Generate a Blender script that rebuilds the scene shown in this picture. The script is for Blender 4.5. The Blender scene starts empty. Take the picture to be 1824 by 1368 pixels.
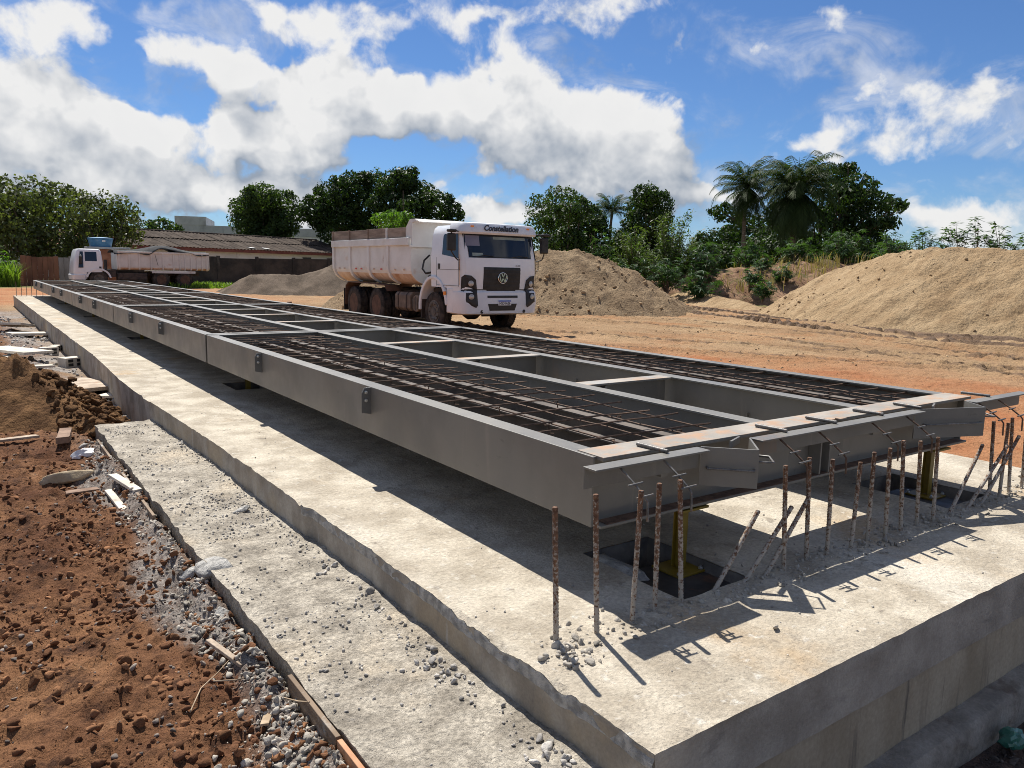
import bpy, bmesh, math, random
import numpy as np
from mathutils import Vector, Matrix
R = math.radians
scene = bpy.context.scene
COL = scene.collection

# ------------------------------------------------------------------ camera
def make_camera():
    yaw, pitch, roll = R(-35.586), R(-8.530), R(1.200)
    f = Vector((-math.sin(yaw)*math.cos(pitch), math.cos(yaw)*math.cos(pitch), math.sin(pitch)))
    r0 = Vector((math.cos(yaw), math.sin(yaw), 0)); u0 = r0.cross(f)
    r = math.cos(roll)*r0 + math.sin(roll)*u0; u = -math.sin(roll)*r0 + math.cos(roll)*u0
    cd = bpy.data.cameras.new('camera'); cam = bpy.data.objects.new('camera', cd); COL.objects.link(cam)
    m = Matrix((r, u, -f)).transposed().to_4x4(); m.translation = Vector((-1.9707, -2.1921, 1.2798))
    cam.matrix_world = m
    cd.sensor_width = 36; cd.lens = 1357.9/1824*36; cd.clip_start = 0.05; cd.clip_end = 4000
    scene.camera = cam
make_camera()

# ------------------------------------------------------------------ sky, sun, exposure
SUN_AZ, SUN_EL = R(11.5), R(57.0)          # azimuth measured from +Y towards +X
EXPOSURE = 0.52
SUN_W = 5.0
SKY_STRENGTH = 0.066
CLOUD_GAIN = 9.2
scene.view_settings.view_transform = 'Standard'
scene.view_settings.look = 'None'
scene.view_settings.exposure = EXPOSURE
scene.view_settings.gamma = 1
scene.view_settings.use_curve_mapping = False
scene.cycles.filter_width = 0.95
scene.cycles.use_denoising = True
scene.cycles.denoising_prefilter = 'NONE'
scene.cycles.max_bounces = 6
scene.cycles.diffuse_bounces = 3
scene.cycles.transparent_max_bounces = 8

def sun_light():
    ld = bpy.data.lights.new('sun', 'SUN'); ld.energy = SUN_W; ld.angle = R(0.53); ld.color = (1.0, 0.955, 0.88)
    o = bpy.data.objects.new('sun', ld); COL.objects.link(o)
    d = Vector((math.sin(SUN_AZ)*math.cos(SUN_EL), math.cos(SUN_AZ)*math.cos(SUN_EL), math.sin(SUN_EL)))
    o.rotation_euler = d.to_track_quat('Z', 'Y').to_euler(); o.location = d*50
sun_light()

class NT:
    """tiny helper to write node trees"""
    def __init__(s, tree): s.t = tree
    def n(s, typ, ins=None, **props):
        nd = s.t.nodes.new(typ)
        for k, v in props.items(): setattr(nd, k, v)
        for k, v in (ins or {}).items():
            sock = nd.inputs[k]
            if isinstance(v, bpy.types.NodeSocket): s.t.links.new(v, sock)
            else: sock.default_value = v
        return nd
    def math(s, op, a, b=None, c=None, clamp=False):
        ins = {0: a}
        if b is not None: ins[1] = b
        if c is not None: ins[2] = c
        return s.n('ShaderNodeMath', ins, operation=op, use_clamp=clamp).outputs[0]
    def vec(s, op, a, b=None):
        ins = {0: a}
        if b is not None: ins[1] = b
        nd = s.n('ShaderNodeVectorMath', ins, operation=op)
        return nd.outputs['Value'] if op in ('LENGTH', 'DOT_PRODUCT') else nd.outputs[0]
    def mix(s, fac, a, b, blend='MIX'):
        nd = s.n('ShaderNodeMix', {0: fac, 6: a, 7: b}, data_type='RGBA', blend_type=blend)
        return nd.outputs[2]
    def noise(s, vec, scale, detail=4, rough=0.55, distortion=0.0, color=False):
        nd = s.n('ShaderNodeTexNoise', {'Vector': vec, 'Scale': scale, 'Detail': detail, 'Roughness': rough, 'Distortion': distortion})
        return nd.outputs['Color' if color else 'Fac']
    def ramp(s, fac, lo, hi, a=0.0, b=1.0, interp='SMOOTHSTEP'):
        nd = s.n('ShaderNodeMapRange', {'Value': fac, 'From Min': lo, 'From Max': hi, 'To Min': a, 'To Max': b}, interpolation_type=interp)
        return nd.outputs[0]
    def link(s, a, b): s.t.links.new(a, b)

# cloud masses: azimuth, elevation, half width, half height (degrees), weight
CLOUDS = [
 (4.5, 13.4, 4.42, 2.63, 0.9), (6.9, 15.0, 2.77, 1.24, 0.5), (4.2, 9.2, 4.45, 2.44, 0.95), (8.5, 8.9, 3.56, 2.38, 1.0), (11.4, 7.4, 3.75, 2.31, 1.05), (5.8, 6.3, 4.96, 1.71, 0.9),
 (9.9, 5.3, 5.7, 1.25, 0.75), (0.7, 6.9, 3.31, 4.8, 0.9), (13.7, 13.5, 3.29, 2.18, 1.0), (16.5, 12.6, 2.16, 1.55, 0.8), (11.1, 13.2, 1.17, 1.98, 0.35), (19.5, 16.3, 5.53, 1.5, 0.55),
 (22.8, 15.5, 4.95, 2.39, 0.7), (16.0, 9.6, 3.07, 1.97, 0.95), (17.8, 8.2, 3.34, 1.47, 0.9), (21.2, 9.9, 4.96, 2.75, 1.0), (24.3, 11.9, 4.67, 2.35, 1.0), (28.2, 11.0, 4.79, 2.22, 1.05),
 (21.2, 7.9, 3.46, 1.12, 0.8), (19.0, 12.5, 2.23, 1.4, 0.6), (33.8, 14.0, 3.01, 2.69, 1.0), (36.7, 11.1, 3.64, 3.36, 1.0), (41.2, 10.6, 4.81, 2.99, 1.05), (45.2, 9.6, 4.34, 3.0, 1.05),
 (38.8, 8.1, 6.1, 2.12, 1.05), (44.1, 7.4, 4.79, 1.93, 1.0), (33.0, 17.1, 3.18, 1.37, 0.6), (40.5, 17.6, 5.12, 1.62, 0.95), (27.8, 17.4, 4.3, 1.18, 0.55), (32.3, 10.1, 2.43, 1.89, 0.7),
 (30.3, 6.3, 1.83, 1.17, 0.75), (34.1, 7.6, 2.25, 1.55, 0.75), (48.6, 5.4, 3.51, 1.35, 0.7), (19.6, 5.5, 2.67, 1.14, 0.8), (16.3, 6.1, 2.2, 1.12, 0.6), (21.1, 4.3, 2.33, 0.97, 0.7),
 (15.1, 4.2, 4.72, 0.94, 0.7), (34.8, 4.5, 4.95, 1.0, 0.6), (26.7, 7.4, 2.4, 0.54, 0.3), (47.4, 15.5, 1.45, 1.2, 0.55), (52.8, 14.9, 1.64, 1.35, 0.65), (55.4, 14.4, 0.85, 0.74, 0.4),
 (45.4, 14.0, 1.01, 0.92, 0.45), (42.8, 14.2, 1.03, 0.71, 0.35), (56.9, 16.6, 3.09, 1.22, 0.68), (51.2, 17.7, 3.3, 0.82, 0.55), (59.8, 14.4, 1.99, 1.96, 0.5), (59.0, 12.7, 2.36, 1.35, 0.45),
 (61.8, 11.0, 3.56, 2.02, 0.54), (65.0, 10.2, 3.36, 1.98, 0.54), (66.3, 11.7, 2.07, 1.28, 0.45), (57.2, 9.2, 3.85, 1.42, 0.56), (61.3, 8.3, 3.95, 1.22, 0.54), (55.1, 8.3, 2.52, 1.09, 0.45),
 (66.9, 8.8, 1.77, 1.31, 0.45), (64.9, 4.5, 6.23, 0.98, 0.5), (61.5, 6.0, 5.28, 0.5, 0.31), (54.6, 6.1, 3.65, 0.93, 0.36), (10.4, 14.9, 1.8, 2.24, -0.5), (8.7, 12.1, 1.77, 1.48, -0.6),
 (12.9, 10.5, 2.07, 1.21, -0.5), (17.8, 10.1, 1.11, 0.65, -0.5), (19.0, 13.5, 1.66, 1.04, -0.45), (28.2, 14.5, 1.97, 1.59, -0.5), (26.7, 8.2, 3.59, 0.84, -0.7), (30.7, 7.7, 1.62, 1.55, -0.3),
 (33.0, 16.1, 0.72, 1.04, -0.3), (4.9, 5.7, 0.91, 0.34, -0.3), (48.6, 12.2, 4.2, 2.87, -0.5), (3.1, 5.2, 1.17, 0.4, -0.35), (63.9, 14.8, 3.69, 1.88, -0.5), (63.1, 7.0, 5.12, 0.63, -0.4),
 (32.3, 5.2, 1.23, 0.99, -0.3), (17.0, 7.8, 0.74, 0.44, -0.2), (12.6, 4.4, 9.12, 1.66, 0.7), (20.4, 4.8, 3.46, 1.73, 0.6), (5.7, 4.2, 4.67, 1.04, 0.5), (36.9, 3.9, 7.01, 1.0, 0.6),
 (49.0, 4.8, 3.5, 1.36, 0.6), (65.6, 3.4, 6.78, 1.57, 0.56)]

def build_world():
    w = bpy.data.worlds.new('World'); scene.world = w; w.use_nodes = True
    t = w.node_tree; t.nodes.clear(); N = NT(t)
    # node group: cloud amount at a direction given in degrees (azimuth, elevation, 0)
    def cloud_group(name, blobs, detail):
        g = bpy.data.node_groups.new(name, 'ShaderNodeTree')
        g.interface.new_socket('P', in_out='INPUT', socket_type='NodeSocketVector')
        g.interface.new_socket('F', in_out='OUTPUT', socket_type='NodeSocketFloat')
        G = NT(g); gi = G.n('NodeGroupInput'); go = G.n('NodeGroupOutput')
        P = gi.outputs[0]
        wn = G.noise(P, .30, 4 if detail > 6 else 2, .55, color=True)
        wv = G.vec('MULTIPLY', G.vec('SUBTRACT', wn, (.5, .5, .5)), (6.0, 4.4, 0))
        PW = G.vec('ADD', P, wv)
        tot = None
        for a, e, ra, re, wgt in blobs:
            sc = G.n('ShaderNodeVectorMath', {0: PW, 1: (1/ra, 1/re, 0), 2: (-a/ra, -e/re, 0)}, operation='MULTIPLY_ADD').outputs[0]
            m = G.math('MULTIPLY_ADD', G.vec('LENGTH', sc), -abs(wgt)/1.45, abs(wgt), clamp=True)
            tot = m if tot is None else G.math('ADD' if wgt > 0 else 'SUBTRACT', tot, m)
        # outside that patch broken cumulus goes on unseen, its cover set for whiter fill
        sx = G.n('ShaderNodeSeparateXYZ', {0: P})
        inx = G.math('MULTIPLY', G.ramp(sx.outputs[0], -14, -4), G.ramp(sx.outputs[0], 86, 76))
        inside = G.math('MULTIPLY', inx, G.ramp(sx.outputs[1], 30, 24))
        gen = G.ramp(G.noise(P, .045, 3, .55), .45, .63, -.15, .9)
        base = G.math('ADD', G.math('MULTIPLY', G.math('SUBTRACT', G.math('MINIMUM', tot, 1.25), .20), inside), G.math('MULTIPLY', gen, G.math('SUBTRACT', 1.0, inside)))
        base = G.math('ADD', base, G.ramp(sx.outputs[1], 7.5, 1.0, 0, .42))
        fb = G.math('SUBTRACT', G.noise(P, .31, detail, .60, .25), .5)
        g.links.new(G.math('ADD', base, G.math('MULTIPLY', fb, 1.65)), go.inputs[0])
        return g
    g0 = cloud_group('cloud_field', CLOUDS, 9)
    g1 = cloud_group('cloud_shade_field', [c for c in CLOUDS if c[4] >= .70], 3)
    # direction -> degrees
    tc = N.n('ShaderNodeTexCoord').outputs['Generated']
    dv = N.vec('NORMALIZE', tc); s3 = N.n('ShaderNodeSeparateXYZ', {0: dv})
    az = N.math('MULTIPLY', N.math('ARCTAN2', s3.outputs[0], s3.outputs[1]), 57.2958)
    el = N.math('MULTIPLY', N.math('ARCSINE', s3.outputs[2]), 57.2958)
    PD = N.n('ShaderNodeCombineXYZ', {0: az, 1: el, 2: 0.0}).outputs[0]
    def field(vec, g):
        nd = N.n('ShaderNodeGroup', {}, node_tree=g); N.link(vec, nd.inputs[0]); return nd.outputs[0]
    F0 = field(PD, g0); S0 = field(PD, g1); F1 = field(N.vec('ADD', PD, (-1.2, 2.6, 0)), g1)
    veil = N.ramp(N.noise(N.vec('MULTIPLY', PD, (1.0, 1.6, 1)), .12, 7, .62, .8), .44, .72, 0, .55)
    dens = N.math('MAXIMUM', N.ramp(F0, .17, .68), N.math('MULTIPLY', veil, N.ramp(F0, -.40, .15)))
    dens = N.math('MULTIPLY', dens, N.ramp(el, -1.0, 1.5, .35, .985))
    lit = N.math('ADD', N.math('SUBTRACT', S0, F1), N.math('MULTIPLY', N.math('SUBTRACT', F0, S0), .75))
    thick = N.ramp(F0, .60, 1.45)
    light = N.math('ADD', N.ramp(lit, -.56, .50, .0, 1.0, 'LINEAR'), N.math('MULTIPLY', thick, -.06), clamp=True)
    ccol = N.mix(light, (.36, .42, .51, 1), (1.0, .995, .985, 1))
    ccol = N.vec('MULTIPLY', ccol, (CLOUD_GAIN,)*3)
    sky = N.n('ShaderNodeTexSky', sky_type='NISHITA', sun_disc=False, sun_elevation=SUN_EL, sun_rotation=SUN_AZ, altitude=400.0, air_density=1.0, dust_density=0.12, ozone_density=3.0)
    skc = N.vec('MULTIPLY', sky.outputs[0], (.56, .76, 1.03))
    col = N.mix(dens, skc, ccol)
    bg = N.n('ShaderNodeBackground', {'Color': col, 'Strength': SKY_STRENGTH})
    out = N.n('ShaderNodeOutputWorld'); N.link(bg.outputs[0], out.inputs[0])
build_world()
scene.world.cycles.sampling_method = 'NONE'     # the sky is smooth: no importance map needed

# ------------------------------------------------------------------ helpers
def link(o, parent=None):
    COL.objects.link(o)
    if parent is not None: o.parent = parent
    return o
def tag(o, label=None, cat=None, group=None, kind=None):
    if label: o['label'] = label
    if cat: o['category'] = cat
    if group: o['group'] = group
    if kind: o['kind'] = kind
    return o
def empty(name, loc=(0, 0, 0), rz=0.0, label=None, cat=None, group=None):
    o = bpy.data.objects.new(name, None); o.empty_display_size = .2; COL.objects.link(o)
    o.location = loc; o.rotation_euler = (0, 0, rz)
    return tag(o, label, cat, group)
def smooth_mesh(me, angle=None):
    n = len(me.polygons); me.polygons.foreach_set('use_smooth', np.ones(n, bool))
    if angle is not None:
        try: me.set_sharp_from_angle(angle=angle)
        except Exception: pass
def np_mesh(name, verts, faces, mat, parent=None, smooth=False, angle=None, attrs=None):
    """verts (N,3), faces (M,k)"""
    verts = np.asarray(verts, np.float32); faces = np.asarray(faces, np.int32)
    me = bpy.data.meshes.new(name); k = faces.shape[1]; m = len(faces)
    me.vertices.add(len(verts)); me.vertices.foreach_set('co', verts.ravel())
    me.loops.add(m*k); me.loops.foreach_set('vertex_index', faces.ravel())
    me.polygons.add(m); me.polygons.foreach_set('loop_start', np.arange(m, dtype=np.int32)*k)
    try: me.polygons.foreach_set('loop_total', np.full(m, k, np.int32))
    except Exception: pass
    me.update(calc_edges=True); me.validate()
    for an, av in (attrs or {}).items():
        at = me.attributes.new(an, 'FLOAT', 'POINT'); at.data.foreach_set('value', np.asarray(av, np.float32).ravel())
    if smooth: smooth_mesh(me, angle)
    if mat: me.materials.append(mat)
    return link(bpy.data.objects.new(name, me), parent)
class MB:
    def __init__(s): s.v = []; s.f = []
    def add(s, vs, fs):
        o = len(s.v); s.v += [tuple(map(float, p)) for p in vs]; s.f += [tuple(i+o for i in f) for f in fs]; return s
    def box(s, x0, x1, y0, y1, z0, z1):
        return s.add([(x0,y0,z0),(x1,y0,z0),(x1,y1,z0),(x0,y1,z0),(x0,y0,z1),(x1,y0,z1),(x1,y1,z1),(x0,y1,z1)],
                     [(3,2,1,0),(4,5,6,7),(0,1,5,4),(1,2,6,5),(2,3,7,6),(3,0,4,7)])
    def prism(s, poly, axis, a, b):
        """polygon in the plane normal to axis, extruded from a to b"""
        n = len(poly)
        def P(p, t): return {'x': (t, p[0], p[1]), 'y': (p[0], t, p[1]), 'z': (p[0], p[1], t)}[axis]
        vs = [P(p, a) for p in poly]+[P(p, b) for p in poly]
        fs = [tuple(range(n))[::-1], tuple(range(n, 2*n))]+[(i, (i+1) % n, n+(i+1) % n, n+i) for i in range(n)]
        return s.add(vs, fs)
    def tube(s, pts, r, n=8, caps=True):
        pts = [Vector(p) for p in pts]; m = len(pts)
        rs = r if isinstance(r, (list, tuple)) else [r]*m
        vs = []; prev = None
        for i, p in enumerate(pts):
            d = (pts[min(i+1, m-1)]-pts[max(i-1, 0)]).normalized()
            if prev is None:
                u = d.orthogonal().normalized()
            else:
                u = (prev-d*prev.dot(d))
                u = u.normalized() if u.length > 1e-6 else d.orthogonal().normalized()
            prev = u; w = d.cross(u)
            for k in range(n):
                a = 2*math.pi*k/n; vs.append(p+(u*math.cos(a)+w*math.sin(a))*rs[i])
        fs = [(i*n+k, i*n+(k+1) % n, (i+1)*n+(k+1) % n, (i+1)*n+k) for i in range(m-1) for k in range(n)]
        if caps: fs += [tuple(range(n))[::-1], tuple(range((m-1)*n, m*n))]
        return s.add(vs, fs)
    def lathe(s, prof, n=24, axis='z', c=(0, 0, 0), closed=False):
        """prof: list of (radius, along-axis)"""
        m = len(prof); vs = []
        for (r, h) in prof:
            for k in range(n):
                a = 2*math.pi*k/n; x, y = r*math.cos(a), r*math.sin(a)
                q = {'z': (x, y, h), 'x': (h, x, y), 'y': (y, h, x)}[axis]
                vs.append((q[0]+c[0], q[1]+c[1], q[2]+c[2]))
        fs = [(i*n+k, i*n+(k+1) % n, ((i+1) % m)*n+(k+1) % n, ((i+1) % m)*n+k) for i in range(m if closed else m-1) for k in range(n)]
        if not closed: fs += [tuple(range(n))[::-1], tuple(range((m-1)*n, m*n))]
        return s.add(vs, fs)
    def loft(s, rings, caps=True):
        n = len(rings[0]); m = len(rings); vs = [p for r in rings for p in r]
        fs = [(i*n+k, i*n+(k+1) % n, (i+1)*n+(k+1) % n, (i+1)*n+k) for i in range(m-1) for k in range(n)]
        if caps: fs += [tuple(range(n))[::-1], tuple(range((m-1)*n, m*n))]
        return s.add(vs, fs)
    def mesh(s, name, mat, smooth=None):
        me = bpy.data.meshes.new(name); me.from_pydata(s.v, [], s.f)
        bm = bmesh.new(); bm.from_mesh(me); bmesh.ops.recalc_face_normals(bm, faces=bm.faces); bm.to_mesh(me); bm.free()
        if smooth is not None: smooth_mesh(me, R(smooth))
        if mat: me.materials.append(mat)
        return me
    def build(s, name, mat, parent=None, smooth=None, bevel=0, seg=2):
        o = link(bpy.data.objects.new(name, s.mesh(name, mat, smooth)), parent)
        if bevel:
            b = o.modifiers.new('bevel', 'BEVEL'); b.width = bevel; b.segments = seg; b.limit_method = 'ANGLE'; b.angle_limit = R(35)
        return o
def put(name, me, parent=None, loc=(0, 0, 0), rot=(0, 0, 0), scale=(1, 1, 1)):
    o = link(bpy.data.objects.new(name, me), parent); o.location = loc; o.rotation_euler = rot; o.scale = scale; return o
def copy_tree(o, parent=None):
    c = o.copy(); COL.objects.link(c); c.parent = parent
    for ch in o.children: copy_tree(ch, c)
    return c

# value noise in numpy
def _hash(ix, iy, seed):
    h = (ix.astype(np.int64)*374761393 + iy.astype(np.int64)*668265263 + seed*974634777) & 0xffffffff
    h = ((h ^ (h >> 13))*1274126177) & 0xffffffff
    return ((h ^ (h >> 16)) & 0xffff)/65535.0
def vnoise(x, y, seed=0):
    x = np.asarray(x, float); y = np.asarray(y, float)
    ix, iy = np.floor(x), np.floor(y); fx, fy = x-ix, y-iy
    fx = fx*fx*fx*(fx*(fx*6-15)+10); fy = fy*fy*fy*(fy*(fy*6-15)+10)
    a, b = _hash(ix, iy, seed), _hash(ix+1, iy, seed); c, d = _hash(ix, iy+1, seed), _hash(ix+1, iy+1, seed)
    return (a*(1-fx)+b*fx)*(1-fy)+(c*(1-fx)+d*fx)*fy
def fbm(x, y, oct=4, seed=0, gain=.5):
    x = np.asarray(x, float); y = np.asarray(y, float)
    s = 0; a = 1; tot = 0
    for i in range(oct):
        ca, sa = math.cos(.6*i+.3), math.sin(.6*i+.3)
        s = s+a*vnoise((x*ca-y*sa)*2**i, (x*sa+y*ca)*2**i, seed+i*17); tot += a; a *= gain
    return s/tot-.5
def sstep(x, a, b):
    t = np.clip((x-a)/(b-a), 0, 1); return t*t*(3-2*t)
def polydist(x, y, pts):
    """distance to a polyline, and length along it"""
    best = np.full(np.shape(x), 1e9); along = np.zeros(np.shape(x)); side = np.zeros(np.shape(x)); acc = 0
    for (ax, ay), (bx, by) in zip(pts[:-1], pts[1:]):
        L = math.hypot(bx-ax, by-ay); ux, uy = (bx-ax)/L, (by-ay)/L
        t = np.clip((x-ax)*ux+(y-ay)*uy, 0, L); dx, dy = x-(ax+ux*t), y-(ay+uy*t); d = np.hypot(dx, dy)
        m = d < best; best = np.where(m, d, best); along = np.where(m, acc+t, along); side = np.where(m, np.sign(ux*dy-uy*dx), side); acc += L
    return best, along, side
# ------------------------------------------------------------------ materials
def rgba(c): return (c[0], c[1], c[2], 1.0)
def pm(name, a, b, scale=6.0, rough=.7, rough2=None, metal=0.0, bump=(), layers=(), stretch=(1, 1, 1), coord='pos', lo=.35, hi=.65, detail=5, spec=.5, coat=0.0, alpha=None, island=0.0, fine=None):
    """two-tone noise colour + stain layers (colour, scale, lo, hi, stretch) + bump [(scale, distance)]"""
    m = bpy.data.materials.new(name); m.use_nodes = True; t = m.node_tree; t.nodes.clear(); N = NT(t)
    out = N.n('ShaderNodeOutputMaterial'); bs = N.n('ShaderNodeBsdfPrincipled'); N.link(bs.outputs[0], out.inputs[0])
    if coord == 'pos': base = N.n('ShaderNodeNewGeometry').outputs['Position']
    else: base = N.n('ShaderNodeTexCoord').outputs['Object']
    v = N.vec('MULTIPLY', base, stretch) if stretch != (1, 1, 1) else base
    fac = N.ramp(N.noise(v, scale, detail, .6), lo, hi)
    col = N.mix(fac, rgba(a), rgba(b))
    for L in layers:
        c, s, l, h = L[:4]; vv = N.vec('MULTIPLY', base, L[4]) if len(L) > 4 and L[4] else base
        col = N.mix(N.ramp(N.noise(vv, s, 6, .62, .3), l, h, 0, L[5] if len(L) > 5 else 1.0), col, rgba(c))
    if fine:
        col = N.mix(fine[1], col, N.mix(N.noise(base, fine[0], 3, .7), (0, 0, 0, 1), (1, 1, 1, 1)), 'OVERLAY')
    if island:
        rnd = N.n('ShaderNodeNewGeometry').outputs['Random Per Island']
        col = N.mix(1.0, col, N.mix(rnd, (1-island,)*3+(1,), (1+island,)*3+(1,)), 'MULTIPLY')
    N.link(col, bs.inputs['Base Color'])
    if rough2 is None: bs.inputs['Roughness'].default_value = rough
    else: N.link(N.ramp(N.noise(base, scale*1.7, 4, .6), .3, .7, rough, rough2), bs.inputs['Roughness'])
    bs.inputs['Metallic'].default_value = metal
    bs.inputs['Specular IOR Level'].default_value = spec
    if coat: bs.inputs['Coat Weight'].default_value = coat; bs.inputs['Coat Roughness'].default_value = .12
    prev = None
    for s, d in bump:
        nd = N.n('ShaderNodeBump', {'Height': N.noise(v if stretch != (1, 1, 1) else base, s, 6, .65), 'Distance': d, 'Strength': 1.0})
        if prev is not None: N.link(prev, nd.inputs['Normal'])
        prev = nd.outputs[0]
    if prev is not None: N.link(prev, bs.inputs['Normal'])
    return m
def ground_mat():
    m = bpy.data.materials.new('dirt_ground'); m.use_nodes = True; t = m.node_tree; t.nodes.clear(); N = NT(t)
    out = N.n('ShaderNodeOutputMaterial'); bs = N.n('ShaderNodeBsdfPrincipled', {'Roughness': .95, 'Specular IOR Level': .15}); N.link(bs.outputs[0], out.inputs[0])
    P = N.n('ShaderNodeNewGeometry').outputs['Position']
    def att(n): return N.n('ShaderNodeAttribute', attribute_name=n).outputs['Fac']
    streak = N.vec('MULTIPLY', P, (.9, .45, 1))
    sand = N.mix(N.ramp(N.noise(streak, .5, 6, .62), .3, .7), (.27, .165, .088, 1), (.385, .265, .152, 1))
    sand = N.mix(N.ramp(N.noise(P, .22, 5, .65, .6), .5, .68, 0, .8), sand, (.34, .17, .078, 1))
    red = N.mix(N.ramp(N.noise(P, 1.6, 6, .65), .3, .7), (.115, .049, .025, 1), (.29, .145, .07, 1))
    red = N.mix(N.ramp(N.noise(P, 7, 7, .72), .47, .66), red, (.075, .036, .021, 1)); red = N.mix(N.ramp(N.noise(P, 3.1, 7, .7), .58, .70, 0, .8), red, (.37, .21, .115, 1))
    col = N.mix(att('red'), sand, red)
    orange = N.mix(N.ramp(N.noise(P, .9, 5, .6), .35, .65), (.36, .135, .055, 1), (.42, .205, .098, 1))
    col = N.mix(att('orange'), col, orange)
    wet = N.mix(N.noise(P, 2.0, 5, .6), (.105, .07, .047, 1), (.185, .125, .085, 1))
    col = N.mix(att('wet'), col, wet)
    grey = N.mix(N.ramp(N.noise(P, 14, 6, .7), .35, .65), (.20, .17, .15, 1), (.42, .385, .345, 1))
    col = N.mix(att('grey'), col, grey)
    pit = N.mix(N.ramp(N.noise(P, 12, 5, .7), .4, .62), (.085, .062, .052, 1), (.17, .115, .088, 1))
    col = N.mix(att('pit'), col, pit)
    grn = N.mix(N.ramp(N.noise(P, .8, 6, .7), .35, .65), (.05, .085, .02, 1), (.16, .17, .055, 1))
    col = N.mix(att('green'), col, grn)
    col = N.mix(.55, col, N.mix(N.noise(P, 45, 4, .75), (.0, .0, .0, 1), (1, 1, 1, 1)), 'OVERLAY')
    N.link(col, bs.inputs['Base Color'])
    b1 = N.n('ShaderNodeBump', {'Height': N.noise(P, 9, 7, .7), 'Distance': .07, 'Strength': 1, 'Normal': N.n('ShaderNodeBump', {'Height': N.noise(N.vec('MULTIPLY', P, (1, .6, 1)), 2.6, 5, .65), 'Distance': .16, 'Strength': 1}).outputs[0]})
    b2 = N.n('ShaderNodeBump', {'Height': N.noise(P, 60, 5, .7), 'Distance': .008, 'Strength': 1, 'Normal': b1.outputs[0]})
    N.link(b2.outputs[0], bs.inputs['Normal'])
    return m
def leaf_mat(name, dark, light, trans=.35, rough=.5):
    m = bpy.data.materials.new(name); m.use_nodes = True; t = m.node_tree; t.nodes.clear(); N = NT(t)
    out = N.n('ShaderNodeOutputMaterial'); g = N.n('ShaderNodeNewGeometry')
    rnd = g.outputs['Random Per Island']
    f = N.math('ADD', N.math('MULTIPLY', rnd, .6), N.math('MULTIPLY', N.ramp(N.noise(g.outputs['Position'], .7, 3, .6), .3, .7), .4))
    col = N.mix(f, rgba(dark), rgba(light))
    bs = N.n('ShaderNodeBsdfPrincipled', {'Base Color': col, 'Roughness': rough, 'Specular IOR Level': .2})
    tr = N.n('ShaderNodeBsdfTranslucent', {'Color': N.mix(1.0, col, (1.5, 1.7, .6, 1), 'MULTIPLY')})
    mx = N.n('ShaderNodeMixShader', {0: trans}); N.link(bs.outputs[0], mx.inputs[1]); N.link(tr.outputs[0], mx.inputs[2]); N.link(mx.outputs[0], out.inputs[0])
    return m
def glass_mat(name, col, rough=.04):
    return pm(name, col, tuple(c*1.25 for c in col), 1.2, rough, spec=.45, coord='obj')

M = {}
M['ground'] = ground_mat()
M['deck'] = pm('deck_concrete', (.345, .298, .232), (.52, .465, .375), 3.5, .9, bump=[(9, .014), (28, .008), (90, .005)], spec=.2, fine=(60, .55), detail=9,
   layers=[((.30, .255, .195), .55, .50, .62, (1, .45, 1), .6), ((.60, .56, .48), 1.1, .55, .70, (1, .25, 1), .6), ((.44, .30, .16), .9, .56, .74, (1, 1.0, 1), .7), ((.56, .51, .42), 3.5, .60, .75, None, .7), ((.56, .53, .47), 17, .58, .68, None, .6), ((.215, .185, .15), 9, .60, .70, None, .7), ((.36, .20, .12), 16, .71, .78, None, .7)])
M['apron'] = pm('apron_concrete', (.29, .256, .208), (.50, .45, .37), 6, .95, bump=[(16, .03), (45, .014), (110, .006)], spec=.15, fine=(50, .9), detail=9,
   layers=[((.56, .47, .35), 1.4, .52, .68, None, .75), ((.24, .22, .195), 22, .60, .72, None, .75), ((.48, .28, .15), 3, .68, .8, None, .7)])
M['side'] = pm('side_concrete', (.26, .225, .18), (.42, .38, .32), 3.5, .92, bump=[(20, .006), (60, .003)], spec=.2, fine=(80, .3),
   layers=[((.40, .32, .215), 1.2, .5, .62, None, .6), ((.50, .48, .44), 9, .6, .74, (1, 1, .15), .6), ((.17, .15, .13), 16, .62, .76, (1, 1, .1), .5)])
M['chip'] = pm('broken_concrete', (.30, .29, .27), (.55, .53, .49), 22, .95, bump=[(35, .02), (110, .006)], spec=.15)
M['front_top'] = pm('front_concrete', (.29, .255, .21), (.43, .385, .325), 3.2, .9, bump=[(14, .008), (80, .003)], spec=.2, fine=(70, .3),
   layers=[((.46, .44, .40), 8, .66, .8, (1, 1, .25), .7), ((.15, .138, .125), 4, .6, .75, (1, 1, 2), .6)])
M['front_low'] = pm('board_marked_concrete', (.30, .245, .17), (.44, .375, .28), 2.2, .9, bump=[(30, .003), (90, .002)], spec=.2, fine=(60, .3), stretch=(1, 1, .35),
   layers=[((.115, .10, .085), 9, .57, .70, (1, 1, .07), .85), ((.42, .38, .31), 11, .62, .76, (1, 1, .06), .6), ((.16, .135, .10), 1.8, .6, .72, None, .6)])
M['footing'] = pm('footing_concrete', (.22, .195, .165), (.34, .305, .26), 5, .95, bump=[(15, .02), (70, .005)], spec=.15, fine=(60, .4),
   layers=[((.13, .085, .06), 4, .58, .7, None, .6)])
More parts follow.
